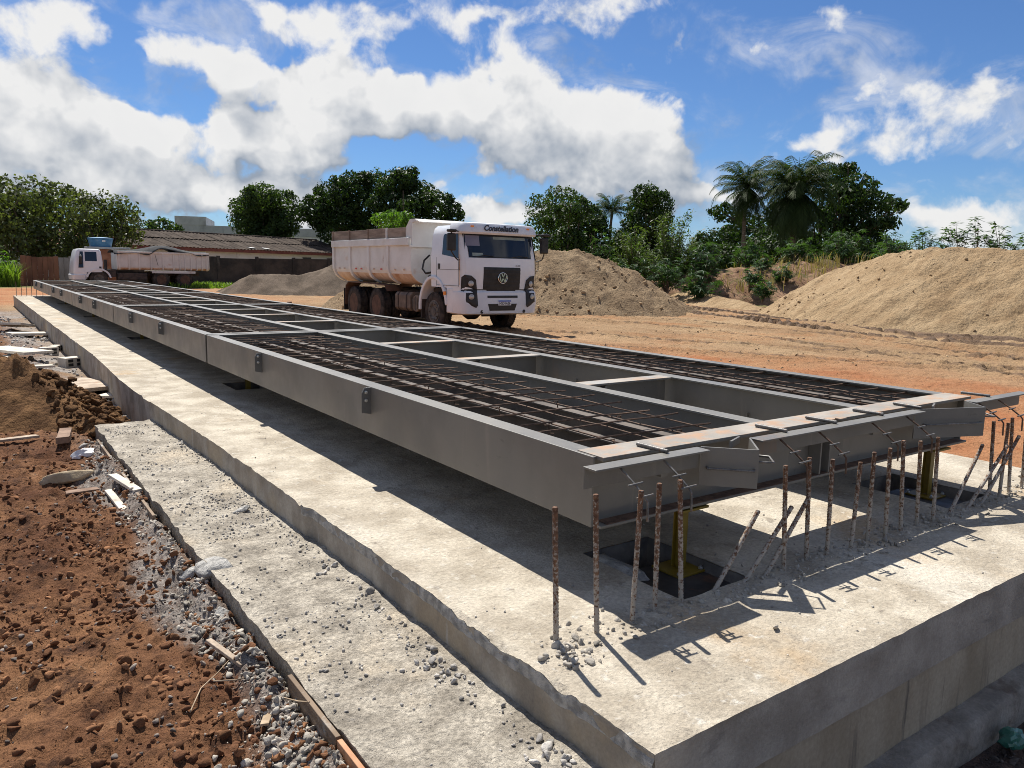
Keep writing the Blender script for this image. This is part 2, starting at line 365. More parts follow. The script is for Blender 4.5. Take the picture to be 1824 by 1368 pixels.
M['steel'] = pm('grey_painted_steel', (.150, .141, .124), (.190, .179, .157), 1.6, .36, .56, bump=[(4, .0006), (260, .0004)], spec=.5, coat=.0,
   layers=[((.215, .208, .195), 2.2, .60, .82, (1, 1, .35), .6), ((.10, .097, .09), 3.0, .62, .85, (1, 1, .3), .5), ((.30, .27, .225), 6.5, .60, .72, (1, 1, .10), .35), ((.25, .14, .075), 1.6, .645, .74, (1, 1, .10), .6), ((.30, .28, .25), 34, .67, .74, None, .5), ((.095, .09, .08), 14, .64, .72, (1, .4, 1), .5)])
M['steel_dark'] = pm('dark_painted_steel', (.095, .094, .09), (.135, .132, .124), 3, .45, .6, bump=[(200, .0004)], spec=.5)
M['steel_lug'] = pm('grey_lug_steel', (.095, .095, .092), (.13, .128, .122), 3, .5, .6)
M['steel_rust'] = pm('primer_steel_with_rust', (.25, .23, .20), (.36, .32, .27), 3, .5, .75, bump=[(60, .0006)], spec=.45,
   layers=[((.40, .23, .125), 5.5, .47, .64, (1, 1.6, 1), .75), ((.46, .33, .22), 11, .56, .7, None, .7), ((.30, .30, .29), 2.4, .58, .7, None, .7)])
M['stringer'] = pm('rusty_stringer_steel', (.075, .061, .050), (.13, .104, .082), 4, .7, .85, bump=[(60, .001)], layers=[((.16, .13, .11), 6, .6, .72, None, .7)])
M['rebar'] = pm('rusted_rebar', (.078, .05, .037), (.155, .095, .064), 30, .8, bump=[(200, .0008)], spec=.3, layers=[((.19, .11, .065), 60, .6, .7)])
M['rebar_new'] = pm('mill_rebar', (.10, .095, .09), (.20, .19, .18), 30, .5, metal=.3, layers=[((.16, .09, .055), 30, .55, .7)])
def starter_mat():
    m = pm('mortar_spattered_rebar', (.09, .05, .034), (.20, .105, .06), 60, .85, bump=[(160, .0012)], spec=.25)
    t = m.node_tree; N = NT(t); bs = [n for n in t.nodes if n.type == 'BSDF_PRINCIPLED'][0]
    old = bs.inputs['Base Color'].links[0].from_socket
    P = N.n('ShaderNodeNewGeometry').outputs['Position']; z = N.n('ShaderNodeSeparateXYZ', {0: P}).outputs[2]
    k = N.math('SUBTRACT', N.noise(P, 75, 4, .7), N.math('MULTIPLY', z, .38))
    N.link(N.mix(N.ramp(k, .36, .47), old, (.37, .335, .29, 1)), bs.inputs['Base Color'])
    return m
M['starter'] = starter_mat()
M['pit_wall'] = pm('dark_pit_concrete', (.10, .09, .08), (.19, .17, .15), 7, .9, bump=[(20, .01)])  # darker than the deck concrete
M['bolt'] = pm('zinc_bolt', (.55, .55, .53), (.7, .7, .68), 20, .35, metal=.8)
M['yellow'] = pm('yellow_paint', (.16, .105, .008), (.22, .148, .012), 8, .5, bump=[(90, .0006)], layers=[((.17, .07, .02), 14, .66, .74)])
M['black_plate'] = pm('black_steel_plate', (.022, .02, .02), (.05, .045, .042), 6, .5, .7, layers=[((.17, .075, .035), 5, .55, .68, None, .8)])
M['wood'] = pm('weathered_plank', (.27, .20, .14), (.46, .37, .28), 5, .85, bump=[(30, .002)], stretch=(1, 1, 1), layers=[((.60, .53, .44), 4, .58, .72, None, .8), ((.42, .22, .10), 3, .62, .74, None, .7)], fine=(60, .5))
M['wood_dark'] = pm('brown_plank', (.16, .095, .06), (.29, .19, .13), 7, .85, bump=[(30, .002)], layers=[((.38, .28, .2), 6, .6, .72)], fine=(60, .4))
M['wood_pale'] = pm('pale_plaster_board', (.50, .45, .37), (.66, .60, .50), 5, .9, bump=[(40, .002)], layers=[((.35, .30, .24), 6, .6, .72)])
M['form'] = pm('form_board', (.16, .11, .07), (.27, .195, .13), 6, .85, bump=[(40, .002)], stretch=(.3, .3, 6), layers=[((.42, .40, .36), 5, .52, .64, None, .9)])
M['ceramic'] = pm('fired_clay_tile', (.40, .19, .095), (.52, .29, .165), 8, .85, bump=[(60, .001)])
M['clod'] = pm('red_clods', (.105, .049, .027), (.25, .125, .063), 3, .97, bump=[(50, .008)], spec=.1, island=.35)
M['stone'] = pm('small_stones', (.11, .09, .078), (.28, .235, .195), 3, .92, bump=[(60, .004)], spec=.2, island=.4)
M['rubble'] = pm('concrete_rubble', (.29, .262, .22), (.47, .43, .37), 6, .95, bump=[(50, .006)], spec=.15, island=.25)
M['rubble_dirty'] = pm('dirty_concrete_chips', (.27, .25, .225), (.47, .44, .40), 6, .95, bump=[(50, .006)], spec=.15, island=.3)
M['gravel_dark'] = pm('pit_gravel', (.07, .058, .05), (.17, .135, .115), 5, .9, bump=[(50, .006)], spec=.2, island=.4)
M['earth'] = pm('ochre_earth', (.10, .052, .025), (.21, .115, .053), 4, .97, bump=[(14, .05), (50, .012)], spec=.1, fine=(40, .5), layers=[((.045, .024, .012), 6, .56, .7, None, .6)])
M['tan_stone'] = pm('tan_stone', (.34, .26, .16), (.50, .40, .27), 7, .9, bump=[(30, .006)])
M['sand'] = pm('yellow_sand', (.36, .248, .140), (.45, .325, .192), 1.0, .97, bump=[(3.2, .22), (11, .07), (45, .012)], spec=.1, fine=(55, .2), layers=[((.27, .18, .10), 2.2, .50, .64, (.25, 1.5, 1), .6), ((.47, .345, .21), 1.6, .52, .68, (.3, 1.3, 1), .4), ((.23, .158, .094), 3.2, .60, .72, None, .6)])
M['sand_grey'] = pm('heaped_sand', (.255, .178, .108), (.37, .27, .168), 1.3, .97, bump=[(3.5, .25), (12, .09), (40, .02)], spec=.1, fine=(40, .4), layers=[((.15, .105, .066), 2.5, .55, .70, None, .7)])
M['sand_clod'] = pm('damp_sand_lumps', (.30, .21, .125), (.40, .295, .18), 3, .97, bump=[(40, .008)], spec=.1, island=.3)
M['crushed'] = pm('crushed_stone', (.10, .076, .055), (.18, .138, .102), 1.2, .97, bump=[(22, .04), (60, .012)], spec=.15, fine=(28, .8))
M['moundsoil'] = pm('overgrown_soil', (.15, .085, .05), (.30, .19, .12), 1.0, .97, bump=[(5, .1), (20, .02)], spec=.1, layers=[((.09, .10, .035), 1.2, .5, .66, None, .8)])
M['white_paint'] = pm('white_truck_paint', (.69, .72, .755), (.76, .785, .81), 1.3, .3, .45, spec=.5, coat=.3, coord='obj', layers=[((.50, .40, .31), 1.6, .66, .85, None, .4)])
M['white_trim'] = pm('white_plastic', (.64, .665, .695), (.72, .74, .765), 2, .4, spec=.5, coord='obj', layers=[((.42, .36, .30), 2.5, .60, .75, None, .5)])
M['tipper'] = pm('dusty_cream_paint', (.63, .62, .59), (.72, .72, .70), 1.4, .55, .75, coord='obj', layers=[((.55, .36, .22), 1.5, .58, .78, (1, .5, 1), .6), ((.30, .16, .085), 7, .66, .76, (1, 1, .2), .8)])
M['tipper_low'] = pm('mud_stained_tipper_paint', (.50, .345, .24), (.66, .53, .42), 1.6, .75, coord='obj', layers=[((.36, .18, .09), 2.6, .5, .66, (1, 1, .5), .8)])
M['tipper2'] = pm('pale_pink_tipper_paint', (.52, .505, .485), (.62, .605, .585), 1.4, .65, coord='obj', layers=[((.45, .30, .22), 2, .58, .75, None, .6)])
M['board'] = pm('side_board', (.20, .155, .12), (.33, .265, .21), 3, .9, coord='obj', stretch=(1, .4, 3), layers=[((.14, .10, .08), 4, .55, .7, None, .7)])
M['glass'] = glass_mat('dark_glass', (.012, .02, .035))
M['glass_side'] = glass_mat('tinted_glass', (.02, .022, .026))
M['black_plastic'] = pm('black_plastic', (.014, .014, .015), (.03, .029, .028), 5, .5, coord='obj', spec=.4)
M['rubber'] = pm('dusty_rubber', (.025, .023, .022), (.075, .06, .05), 6, .9, coord='obj', spec=.2)
M['rim_mud'] = pm('muddy_rim', (.075, .037, .022), (.13, .066, .04), 5, .8, coord='obj')
M['rim_grey'] = pm('grey_rim', (.06, .055, .05), (.13, .12, .105), 6, .6, coord='obj', metal=.2)
M['chassis'] = pm('dusty_chassis', (.025, .02, .018), (.075, .052, .04), 4, .8, coord='obj')
M['tank'] = pm('muddy_fuel_tank', (.10, .07, .05), (.20, .14, .10), 4, .7, coord='obj')
M['chrome'] = pm('chrome', (.75, .76, .78), (.82, .82, .84), 5, .12, metal=1.0, coord='obj')
M['lamp'] = pm('headlamp_glass', (.30, .30, .29), (.42, .42, .40), 9, .15, metal=.2, coord='obj', coat=.8)
M['orange_lamp'] = pm('amber_lens', (.75, .22, .03), (.85, .30, .05), 9, .25, coord='obj')
M['red_reflector'] = pm('red_reflector', (.55, .05, .04), (.65, .08, .06), 9, .3, coord='obj')
M['plate_white'] = pm('plate_white', (.72, .73, .74), (.78, .78, .78), 9, .4, coord='obj')
M['plate_blue'] = pm('plate_blue', (.02, .05, .36), (.03, .07, .42), 9, .4, coord='obj')
M['letter'] = pm('dark_lettering', (.02, .022, .03), (.03, .03, .04), 9, .4, coord='obj')
M['letter_grey'] = pm('grey_lettering', (.30, .30, .31), (.36, .36, .37), 9, .4, coord='obj')
M['visor_tint'] = pm('lilac_sticker', (.16, .155, .20), (.19, .185, .235), 4, .3, coord='obj')
M['dash'] = pm('dashboard_paper', (.20, .25, .22), (.28, .33, .30), 4, .5, coord='obj')
M['tarp'] = pm('grey_tarpaulin', (.045, .047, .05), (.085, .085, .085), 2.0, .9, bump=[(12, .006)], coord='obj', spec=.1)
M['blue_tank'] = pm('blue_polyethylene', (.05, .17, .32), (.07, .22, .40), 3, .5, layers=[((.22, .25, .27), 4, .6, .75, None, .5)])
M['roof'] = pm('fibre_cement_roof', (.052, .040, .032), (.098, .077, .062), 1.4, .95, spec=.1, layers=[((.055, .044, .037), .9, .5, .66, (1, .3, 1), .7)], bump=[(12, .01)])
M['fascia'] = pm('red_fascia', (.13, .035, .028), (.20, .06, .045), 2, .7)
M['plaster'] = pm('white_plaster', (.60, .60, .58), (.70, .695, .67), .8, .9, layers=[((.42, .40, .37), 1.2, .55, .7, None, .6)])
M['plaster_grey'] = pm('grey_plaster', (.34, .345, .34), (.44, .445, .44), .6, .9, layers=[((.25, .25, .25), .8, .55, .7, (1, 1, .4), .7)])
M['soot_wall'] = pm('blackened_wall', (.025, .022, .02), (.07, .055, .045), .9, .95, bump=[(6, .02)], layers=[((.15, .13, .115), 1.4, .62, .74, (1, 1, .4), .6)])
M['brick_col'] = pm('brick_red', (.25, .095, .05), (.36, .165, .095), 3, .9, bump=[(20, .01)])
M['gate_wood'] = pm('rust_brown_boards', (.12, .052, .03), (.21, .10, .056), 1.8, .85, stretch=(1, 1, .3), layers=[((.09, .06, .045), 2, .55, .7, (1, 1, .2), .7)])
M['gate_grey'] = pm('grey_boards', (.16, .15, .14), (.26, .25, .235), 2, .85, stretch=(1, 1, .3))
M['bark'] = pm('bark', (.07, .05, .038), (.15, .115, .09), 6, .95, bump=[(14, .03)], stretch=(1, 1, .25))
M['palm_bark'] = pm('palm_bark', (.11, .09, .07), (.20, .165, .13), 5, .95, bump=[(12, .03)], stretch=(1, 1, 3))
M['leaf_dark'] = leaf_mat('dark_foliage', (.012, .026, .008), (.044, .078, .017), .28)
M['leaf_mid'] = leaf_mat('mid_foliage', (.020, .042, .012), (.070, .108, .028), .32)
M['leaf_olive'] = leaf_mat('olive_foliage', (.035, .05, .018), (.12, .14, .055), .33)
M['leaf_pale'] = leaf_mat('pale_foliage', (.035, .062, .018), (.12, .17, .05), .34)
M['leaf_bright'] = leaf_mat('bright_foliage', (.05, .11, .015), (.15, .27, .04), .4)
M['leaf_castor'] = leaf_mat('castor_foliage', (.026, .062, .022), (.085, .155, .052), .30, .5)
M['leaf_palm'] = leaf_mat('palm_foliage', (.014, .030, .009), (.050, .080, .022), .26, .65)
M['straw'] = leaf_mat('dry_grass', (.20, .15, .07), (.36, .28, .14), .3)
M['grass'] = leaf_mat('green_grass', (.06, .12, .015), (.20, .29, .05), .4)
M['bag'] = pm('green_plastic_bag', (.03, .14, .10), (.06, .24, .18), 8, .3, spec=.6, bump=[(30, .004)], coat=.3)
M['bag_white'] = pm('white_plastic_scrap', (.6, .6, .6), (.72, .72, .72), 8, .4, bump=[(40, .004)])
M['straw_stick'] = pm('dry_stick', (.30, .22, .14), (.44, .34, .23), 20, .9)
# ------------------------------------------------------------------ the ground
TRACKS = [([(27.5, 26.5), (24.92, 21.2), (23.3, 17.4), (22.0, 14.5), (20.9, 12.0), (20.2, 10.0), (19.9, 7.6), (20.4, 4.5), (21.5, 1.0)], .5),
          ([(25.6, 26.0), (22.9, 20.8), (21.3, 16.9), (20.1, 13.9), (19.1, 11.3), (18.3, 9.0), (18.1, 6.9), (18.6, 4.0), (19.7, .5)], .5),
          ([(13.5, 30), (16, 22), (18.0, 15.0), (17.6, 10), (16.2, 6.0), (14, 1)], .22),
          ([(11.3, 30), (13.8, 22), (15.6, 15.0), (15.2, 10), (13.8, 6.0), (12, 1)], .22),
          ([(6.0, 24), (7.6, 16), (9.5, 10), (12.5, 5), (17, 1)], .2),
          ([(8.0, 25), (9.8, 16.5), (11.7, 10.8), (14.7, 6), (19, 2)], .2)]
def gh(x, y, full=False):
    x = np.asarray(x, float); y = np.asarray(y, float)
    h = -.36 + .10*sstep(y, 34, 50) + .05*fbm(x*.15, y*.15, 3, 3) + .03*fbm(x*.9, y*.9, 4, 5)
    yard = sstep(x, 3.9, 4.6)
    h = h + yard*(.09*fbm(x*1.3, y*1.3, 5, 9, .6)+.055*fbm(x*5, y*5, 3, 11, .6))
    far = sstep(np.hypot(x-10, y-12), 45, 90); h = h*(1-far) + far*(-.3)
    trk = np.zeros(np.shape(x)); lug = np.zeros(np.shape(x))
    near = (x > 3.9) & (x < 36) & (y > -8) & (y < 34)
    if np.any(near):
        for k, (pts, w) in enumerate(TRACKS):
            d, s, sd = polydist(x, y, pts)
            m = sstep(d, w*1.05, w*.75)*near
            wob = .5+.9*(fbm(x*.35+k*7, y*.35, 2, 40+k)+.3)
            ph = s/(.52 if k < 2 else .4)+sd*d*(2.2 if k < 2 else 1.2)+sd*.25
            lg = sstep(np.abs((ph % 1)-.5), .16, .30)
            amp = .24 if k < 2 else .15
            gr = sstep(d, 3.2, 1.0)*near*yard; h = h + gr*(.11 if k < 2 else .06)*fbm(s*.5, sd*d*4.5, 3, 45+k, .6)
            h = h + m*(-amp*(.30 if k < 2 else .6) + amp*lg)*np.clip(wob, .2, 1) + amp*.55*sstep(np.abs(d-w*1.35), w*.55, 0)*near*np.clip(wob, 0, 1)
            trk = np.maximum(trk, m*(1.0 if k < 2 else .6)); lug = np.maximum(lug, m*lg)
    # dirt strip on the left, with clods and ruts
    left = sstep(x, -.75, -1.25)
    wl = left*sstep(np.hypot(x+1.5, (y-4)*.35), 9, 3)
    h = h + .075*np.exp(-((x+1.16)/.07)**2)*sstep(y, -1.2, -.8)*sstep(y, 5.4, 4.8)*(.6+1.2*(fbm(x*3, y*3, 3, 29)+.3))
    h = h + wl*(.085 + .11*fbm(x*1.1, y*1.1, 3, 21) + .10*fbm(x*4.2, y*4.2, 4, 23, .6) + .10*np.maximum(fbm(x*13, y*13, 3, 25, .7), -.06)+.05*(.12-np.abs(fbm(x*6, y*6, 3, 27, .6))))
    # low ground at the front of the block
    low = sstep(y, -.80, -.85)*sstep(x, -.75, -.60)
    h = h*(1-low) + low*(-.645 + .05*fbm(x*3, y*3, 4, 31))
    # beneath the block and the apron
    und = sstep(x, -.52, -.46)*sstep(x, 3.84, 3.78)*sstep(y, -.93, -.87)*sstep(y, 31.2, 31.0)
    apr = sstep(x, -1.10, -1.07)*sstep(x, -.5, -.55)*sstep(y, 5.3, 5.2)
    h = h*(1-und)+und*(-.85); h = h*(1-apr)+apr*np.minimum(h, -.38)
    if not full: return h
    red = np.clip(left*sstep(np.hypot(x+1.5, (y-3)*.5), 16, 7) + .0, 0, 1)*(1-low)
    orange = sstep(x, 3.6, 4.2)*sstep(x+.25*y+.5*fbm(x*.6, y*.6, 4, 51)*7, 15.5, 8.5)*sstep(y, 26, 16)
    orange = np.maximum(orange, .8*sstep(y, 29, 33)*sstep(y, 50, 46)*sstep(x, 14, 5))
    wetd = polydist(x, y, [(29, 19.5), (24.2, 14.2), (21.8, 10.2), (21.2, 6.5), (22.4, 2)])[0]
    wet = np.clip(.95*sstep(wetd+1.6*fbm(x*.8, y*.8, 3, 57), 2.0, .8)+.75*trk*(.5+lug), 0, 1)*near
    grey = sstep(x, -1.55, -1.15)*sstep(x, -.5, -.7)*sstep(y, 5.0, 6.0)*sstep(y, 30, 24)*np.clip(.65+2.0*fbm(x*2, y*2, 4, 61), 0, 1)
    grey = np.maximum(grey, sstep(np.abs(x+1.2-.10*np.sin(y*3)), .20, .06)*sstep(y, 5.5, 4.5)*.85*(1-low))
    pit = low
    green = np.clip(sstep(np.hypot(x-8, y-14), 46, 62) + sstep(x, 29.5, 34)*sstep(y, 18, 24)*.8 + .9*sstep(np.hypot((x-9.5)*.5, y-49.5), 2.6, 1.2) + .9*sstep(np.hypot(x+2.0, y-51), 5, 3), 0, 1)
    green = green*np.clip(.8+1.2*fbm(x*.4, y*.4, 4, 71), 0, 1)
    return h, dict(red=red, orange=orange, wet=wet, grey=grey, pit=pit, green=green)
def rng(*segs):
    out = []
    for a, b, st in segs: out += list(np.arange(a, b-st*.3, st))
    return np.array(out+[segs[-1][1]])
def build_ground():
    xs = rng((-900, -100, 100), (-100, -20, 10), (-20, -4, 1.0), (-4, -.4, .026), (-.4, 3.8, .15), (3.8, 9, .11), (9, 28, .085), (28, 36, .2), (36, 70, 1), (70, 200, 10), (200, 1000, 100))
    ys = rng((-600, -100, 100), (-100, -10, 10), (-10, -2, .5), (-2, -.7, .04), (-.7, 5, .03), (5, 26, .085), (26, 34, .16), (34, 60, .5), (60, 120, 5), (120, 1500, 120))
    X, Y = np.meshgrid(xs, ys); H, A = gh(X, Y, True)
    nx, ny = len(xs), len(ys); idx = np.arange(nx*ny).reshape(ny, nx)
    F = np.stack([idx[:-1, :-1], idx[:-1, 1:], idx[1:, 1:], idx[1:, :-1]], -1).reshape(-1, 4)
    o = np_mesh('ground', np.stack([X, Y, H], -1).reshape(-1, 3), F, M['ground'], smooth=True, attrs=A)
    tag(o, kind='structure')
build_ground()

# ------------------------------------------------------------------ rocks and heaps
def ico(sub):
    bm = bmesh.new(); bmesh.ops.create_icosphere(bm, subdivisions=sub, radius=1.0)
    v = np.array([p.co[:] for p in bm.verts]); f = np.array([[q.index for q in p.verts] for p in bm.faces]); bm.free(); return v, f
ICO1, ICO2, ICO3 = ico(1), ico(2), ico(3)
def rock_shape(seed, base=None, flat=.65, rough=.5):
    rs = np.random.RandomState(seed); v, f = base if base is not None else ICO2
    out = v.copy()
    for k in range(11):                                  # cut a few planes for broken faces
        n = rs.normal(size=3); n /= np.linalg.norm(n); d = rs.uniform(.32, .72)
        s = out@n; out = out - np.outer(np.maximum(s-d, 0), n)
    out *= (1+rough*.25*(rs.rand(len(v), 1)-.5))
    return out*np.array([1.25, rs.uniform(.7, 1.1), flat*1.2]), f
SH1 = [rock_shape(i, ICO1, .55+.4*(i % 3)/2, 2.2) for i in range(14)]
SH2 = [rock_shape(50+i, ICO2, .55+.4*(i % 3)/2, .5) for i in range(14)]
def rocks(name, pts, sizes, mat, seed=0, shapes=None, sink=.25, parent=None):
    rs = np.random.RandomState(seed); V = []; F = []; o = 0; shapes = shapes or SH1
    for p, s in zip(pts, sizes):
        v, f = (SH2 if (s > .013 and shapes is SH1) else shapes)[rs.randint(len(shapes))]; a = rs.uniform(0, 6.283); t = rs.uniform(-.5, .5)
        ca, sa, ct, st = math.cos(a), math.sin(a), math.cos(t), math.sin(t)
        m = np.array([[ca, -sa, 0], [sa, ca, 0], [0, 0, 1]])@np.array([[1, 0, 0], [0, ct, -st], [0, st, ct]])
        V.append((v*s)@m.T+np.array([p[0], p[1], p[2]+s*(.6-sink)])); F.append(f+o); o += len(v)
    return np_mesh(name, np.concatenate(V), np.concatenate(F), mat, parent)
def scatter(n, box, seed, zfun, smin, smax, power=3.0, mask=None):
    rs = np.random.RandomState(seed); x = rs.uniform(box[0], box[1], n); y = rs.uniform(box[2], box[3], n)
    if mask is not None:
        k = rs.rand(n) < mask(x, y); x, y = x[k], y[k]
    s = smin+(smax-smin)*rs.rand(len(x))**power
    z = zfun(x, y); z = np.broadcast_to(z, x.shape)
    return np.stack([x, y, z], 1), s
# red clods and stones of the dirt strip (nobody could count them)
def dens_dirt(x, y):
    return np.clip(.55+2.0*fbm(x*2.2, y*2.2, 3, 81), .28, 1)*sstep(x, -.98, -1.2)*(1/(1+.28*np.maximum(y-1, 0)))
pts, sz = scatter(90000, (-2.5, -1.0, -.7, 9), 1, gh, .002, .026, 9, dens_dirt)
tag(rocks('dirt_clods', pts, sz, M['clod'], 2, sink=.5), 'red brown clods strewn over the bare dirt strip', 'clods', kind='stuff')
pts, sz = scatter(14000, (-2.5, -1.0, -.7, 9), 3, gh, .0015, .017, 6, dens_dirt)
tag(rocks('dirt_stones', pts, sz, M['stone'], 4), 'small grey and brown stones mixed into the dirt strip', 'stones', kind='stuff')
# pale rubble spilling along the apron's edge
def dens_rub(x, y):
    c = -1.19+.05*np.sin(y*4.1)-.05*sstep(y, .9, .2)
    return np.clip(np.exp(-((x-c)/(.075+.07*sstep(y, .8, -.2)))**2)*(.35+.65*sstep(y, 1.8, .6)), 0, 1)
pts, sz = scatter(24000, (-1.62, -1.03, -.7, 5.2), 5, lambda x, y: np.maximum(gh(x, y), -.29+.02*(x+1.3)), .002, .019, 3.0, dens_rub)
tag(rocks('rubble_chips', pts, sz, M['rubble'], 6, SH1), 'pale broken concrete chips heaped along the apron edge', 'rubble', kind='stuff')
def dens_mid(x, y): return np.clip(.25+2.4*fbm(x*1.6, y*1.6, 3, 91), .0, 1)*sstep(x, -1.75, -1.25)
pts, sz = scatter(5200, (-1.75, -.62, 5.0, 24), 7, gh, .008, .05, 3, dens_mid)
tag(rocks('rubble_strip', pts, sz, M['rubble_dirty'], 8), 'grey concrete crumbs scattered beside the long block further back', 'rubble', kind='stuff')
# dark gravel in the low ground at the front corner
pts, sz = scatter(4200, (.2, 4.2, -2.2, -1.02), 9, gh, .006, .028, 2.5)
tag(rocks('pit_gravel', pts, sz, M['gravel_dark'], 10), 'dark gravel on the low ground before the block', 'gravel', kind='stuff')

# ------------------------------------------------------------------ the concrete block that carries the scale
SX0, SX1, SY0, SY1 = -.57, 3.88, -.90, 30.4
PITS = [(.25, .67, -.27, .33)]+[(.22, .62, 6*i-.28, 6*i+.25) for i in range(1, 5)]+[(2.46, 2.94, -.25, .33)]+[(2.48, 2.9, 6*i-.28, 6*i+.25) for i in range(1, 5)]
def slab_z(x, y):
    return .006*fbm(x*2.5, y*2.5, 4, 101)+.004*fbm(x*14, y*14, 3, 103)
def slab_left(y):
    e = SX0-.085*np.exp(-((y-6.4)/2.2)**2)-.04*sstep(y, 1.9, 1.5)*0-.03*sstep(y, 2, 12)
    return e+.007*fbm(y*1.3, y*0+3.3, 3, 105, .5)+.006*fbm(y*16, y*0+7.7, 3, 106, .7)+.03*np.maximum(fbm(y*5.0, y*0+1.3, 3, 107, .7)-.20, 0)*2.5+.022*sstep(y, 1.64, 1.60)
def slab_front(x): return SY0+.005*fbm(x*1.5, x*0+9.1, 3, 109, .6)+.005*fbm(x*17, x*0+2.1, 3, 110, .7)
foundation = empty('concrete_block', (0, 0, 0), 0, 'long pale concrete foundation block carrying the grey steel scale frames', 'foundation')
def build_slab():
    xs = np.unique(np.concatenate([rng((0, .5, .022)), rng((.5, 3.0, .05), (3.0, 4.45, .11))]))   # distance in from the left edge
    ys = np.unique(np.concatenate([rng((0, 1.4, .022), (1.4, 5, .035), (5, 12, .1), (12, 31.3, .25))]))
    for (a, b, c, d) in PITS:
        xs = np.concatenate([xs, [a-SX0, b-SX0]]); ys = np.concatenate([ys, [c-SY0, d-SY0]])
    xs = np.unique(np.round(xs, 4)); ys = np.unique(np.round(ys, 4))
    xs = xs[np.append(True, np.diff(xs) > .004)]; ys = ys[np.append(True, np.diff(ys) > .004)]
    U, V = np.meshgrid(xs, ys); X = SX0+U; Y = SY0+V
    fall = np.exp(-U/.25); X = X + (slab_left(Y)-SX0)*fall
    Y = Y + (slab_front(X)-SY0)*np.exp(-V/.25)
    Z = slab_z(X, Y)
    # broken arris along the left and the front
    chipL = np.maximum(fbm(Y*6.5, U*14, 4, 111, .7)-.10+.3*fbm(Y*.8, U*0, 2, 112)+.10*sstep(Y, .9, .1), 0)
    Z = Z - (.065*chipL+.02*np.maximum(fbm(Y*28, U*28, 3, 116, .7), 0))*sstep(U, .022+.07*chipL, 0)
    chipF = np.maximum(fbm(X*9, V*14, 4, 113, .7), 0); Z = Z - .018*np.maximum(chipF-.05, 0)*sstep(V, .03, 0)
    crumb = sstep(np.abs(Y+.30), .16, .05)*sstep(X, -.5, -.3); Z = Z + crumb*.02*np.maximum(fbm(X*9, Y*9, 4, 115, .7)+.1, 0)
    ny, nx = U.shape; idx = np.arange(nx*ny).reshape(ny, nx)
    F = np.stack([idx[:-1, :-1], idx[:-1, 1:], idx[1:, 1:], idx[1:, :-1]], -1).reshape(-1, 4)
    cx = SX0+(xs[:-1]+xs[1:])/2; cy = SY0+(ys[:-1]+ys[1:])/2; CX, CY = np.meshgrid(cx, cy); keep = np.ones(CX.shape, bool)
    for (a, b, c, d) in PITS: keep &= ~((CX > a) & (CX < b) & (CY > c) & (CY < d))
    F = F[keep.ravel()]
    np_mesh('deck', np.stack([X, Y, Z], -1).reshape(-1, 3), F, M['deck'], foundation, smooth=True, angle=R(28))
    # left and front flanks hang from the same edge line
    def skirt(name, top, depth, mat, nrm, amp, seed):
        lv = [0, .012, .03, .06, .1, .15, .21, .3, .4] if depth > .3 else [0, .012, .03, .06, .1, .15, depth]
        lv = [l for l in lv if l < depth]+[depth]; rows = []
        for j, l in enumerate(lv):
            t = top.copy(); t[:, 2] = top[:, 2]*(1-min(l/.12, 1))-l
            s = top[:, 1] if nrm[0] else top[:, 0]
            rg = sstep(np.array(l), .07, .0)*1.0+.25
            off = amp*rg*fbm(s*16, s*0+l*30, 4, seed, .7)*2
            if j == 0: off = off*0
            t[:, 0] += nrm[0]*off; t[:, 1] += nrm[1]*off; rows.append(t)
        n = len(top); V = np.concatenate(rows); i = np.arange(n-1); Fs = []
        for j in range(len(lv)-1): Fs.append(np.stack([j*n+i, j*n+i+1, (j+1)*n+i+1, (j+1)*n+i], -1))
        np_mesh(name, V, np.concatenate(Fs), mat, foundation, smooth=True, angle=R(45))
    P = np.stack([X, Y, Z], -1)
    skirt('left_face', P[:, 0, :], .8, M['side'], (-1, 0), .009, 121)
    lipm = P[:, 0, 1] < 1.7; lip = P[lipm, 0, :]+np.array([-.003, 0, .001]); skirt('broken_lip', lip, .05, M['chip'], (-1, 0), .012, 122)
    skirt('front_face', P[0, :, :], .215, M['front_top'], (0, -1), .010, 123)
    skirt('right_face', P[:, -1, :], .8, M['side'], (1, 0), .008, 125)
    skirt('end_face', P[-1, :, :], .8, M['side'], (0, 1), .008, 127)
    # board-marked wall below the front band, and the footing ledge
    b = MB(); segs = np.linspace(-.55, 3.87, 60)
    xs2 = segs
    def strip(name, prof, mat, seed, amp):
        V = []; n = len(xs2)
        for (yy, zz) in prof:
            V.append(np.stack([xs2, yy+amp*fbm(xs2*5, xs2*0+zz*31, 4, seed, .6)*2, zz+amp*fbm(xs2*6, xs2*0+zz*17+4, 4, seed+3, .6)*2], -1))
        i = np.arange(n-1); Fs = [np.stack([j*n+i, j*n+i+1, (j+1)*n+i+1, (j+1)*n+i], -1) for j in range(len(prof)-1)]
        return np_mesh(name, np.concatenate(V), np.concatenate(Fs), mat, foundation, smooth=True, angle=R(40))
    strip('board_marked_wall', [(SY0+.022, -.17), (SY0+.016, -.205), (SY0+.014, -.26), (SY0+.012, -.40), (SY0+.012, -.47), (SY0+.012, -.56)], M['front_low'], 131, .004)
    strip('footing', [(SY0+.02, -.478), (SY0-.04, -.482), (SY0-.07, -.488), (SY0-.085, -.51), (SY0-.09, -.60), (SY0-.09, -.80)], M['footing'], 133, .012)
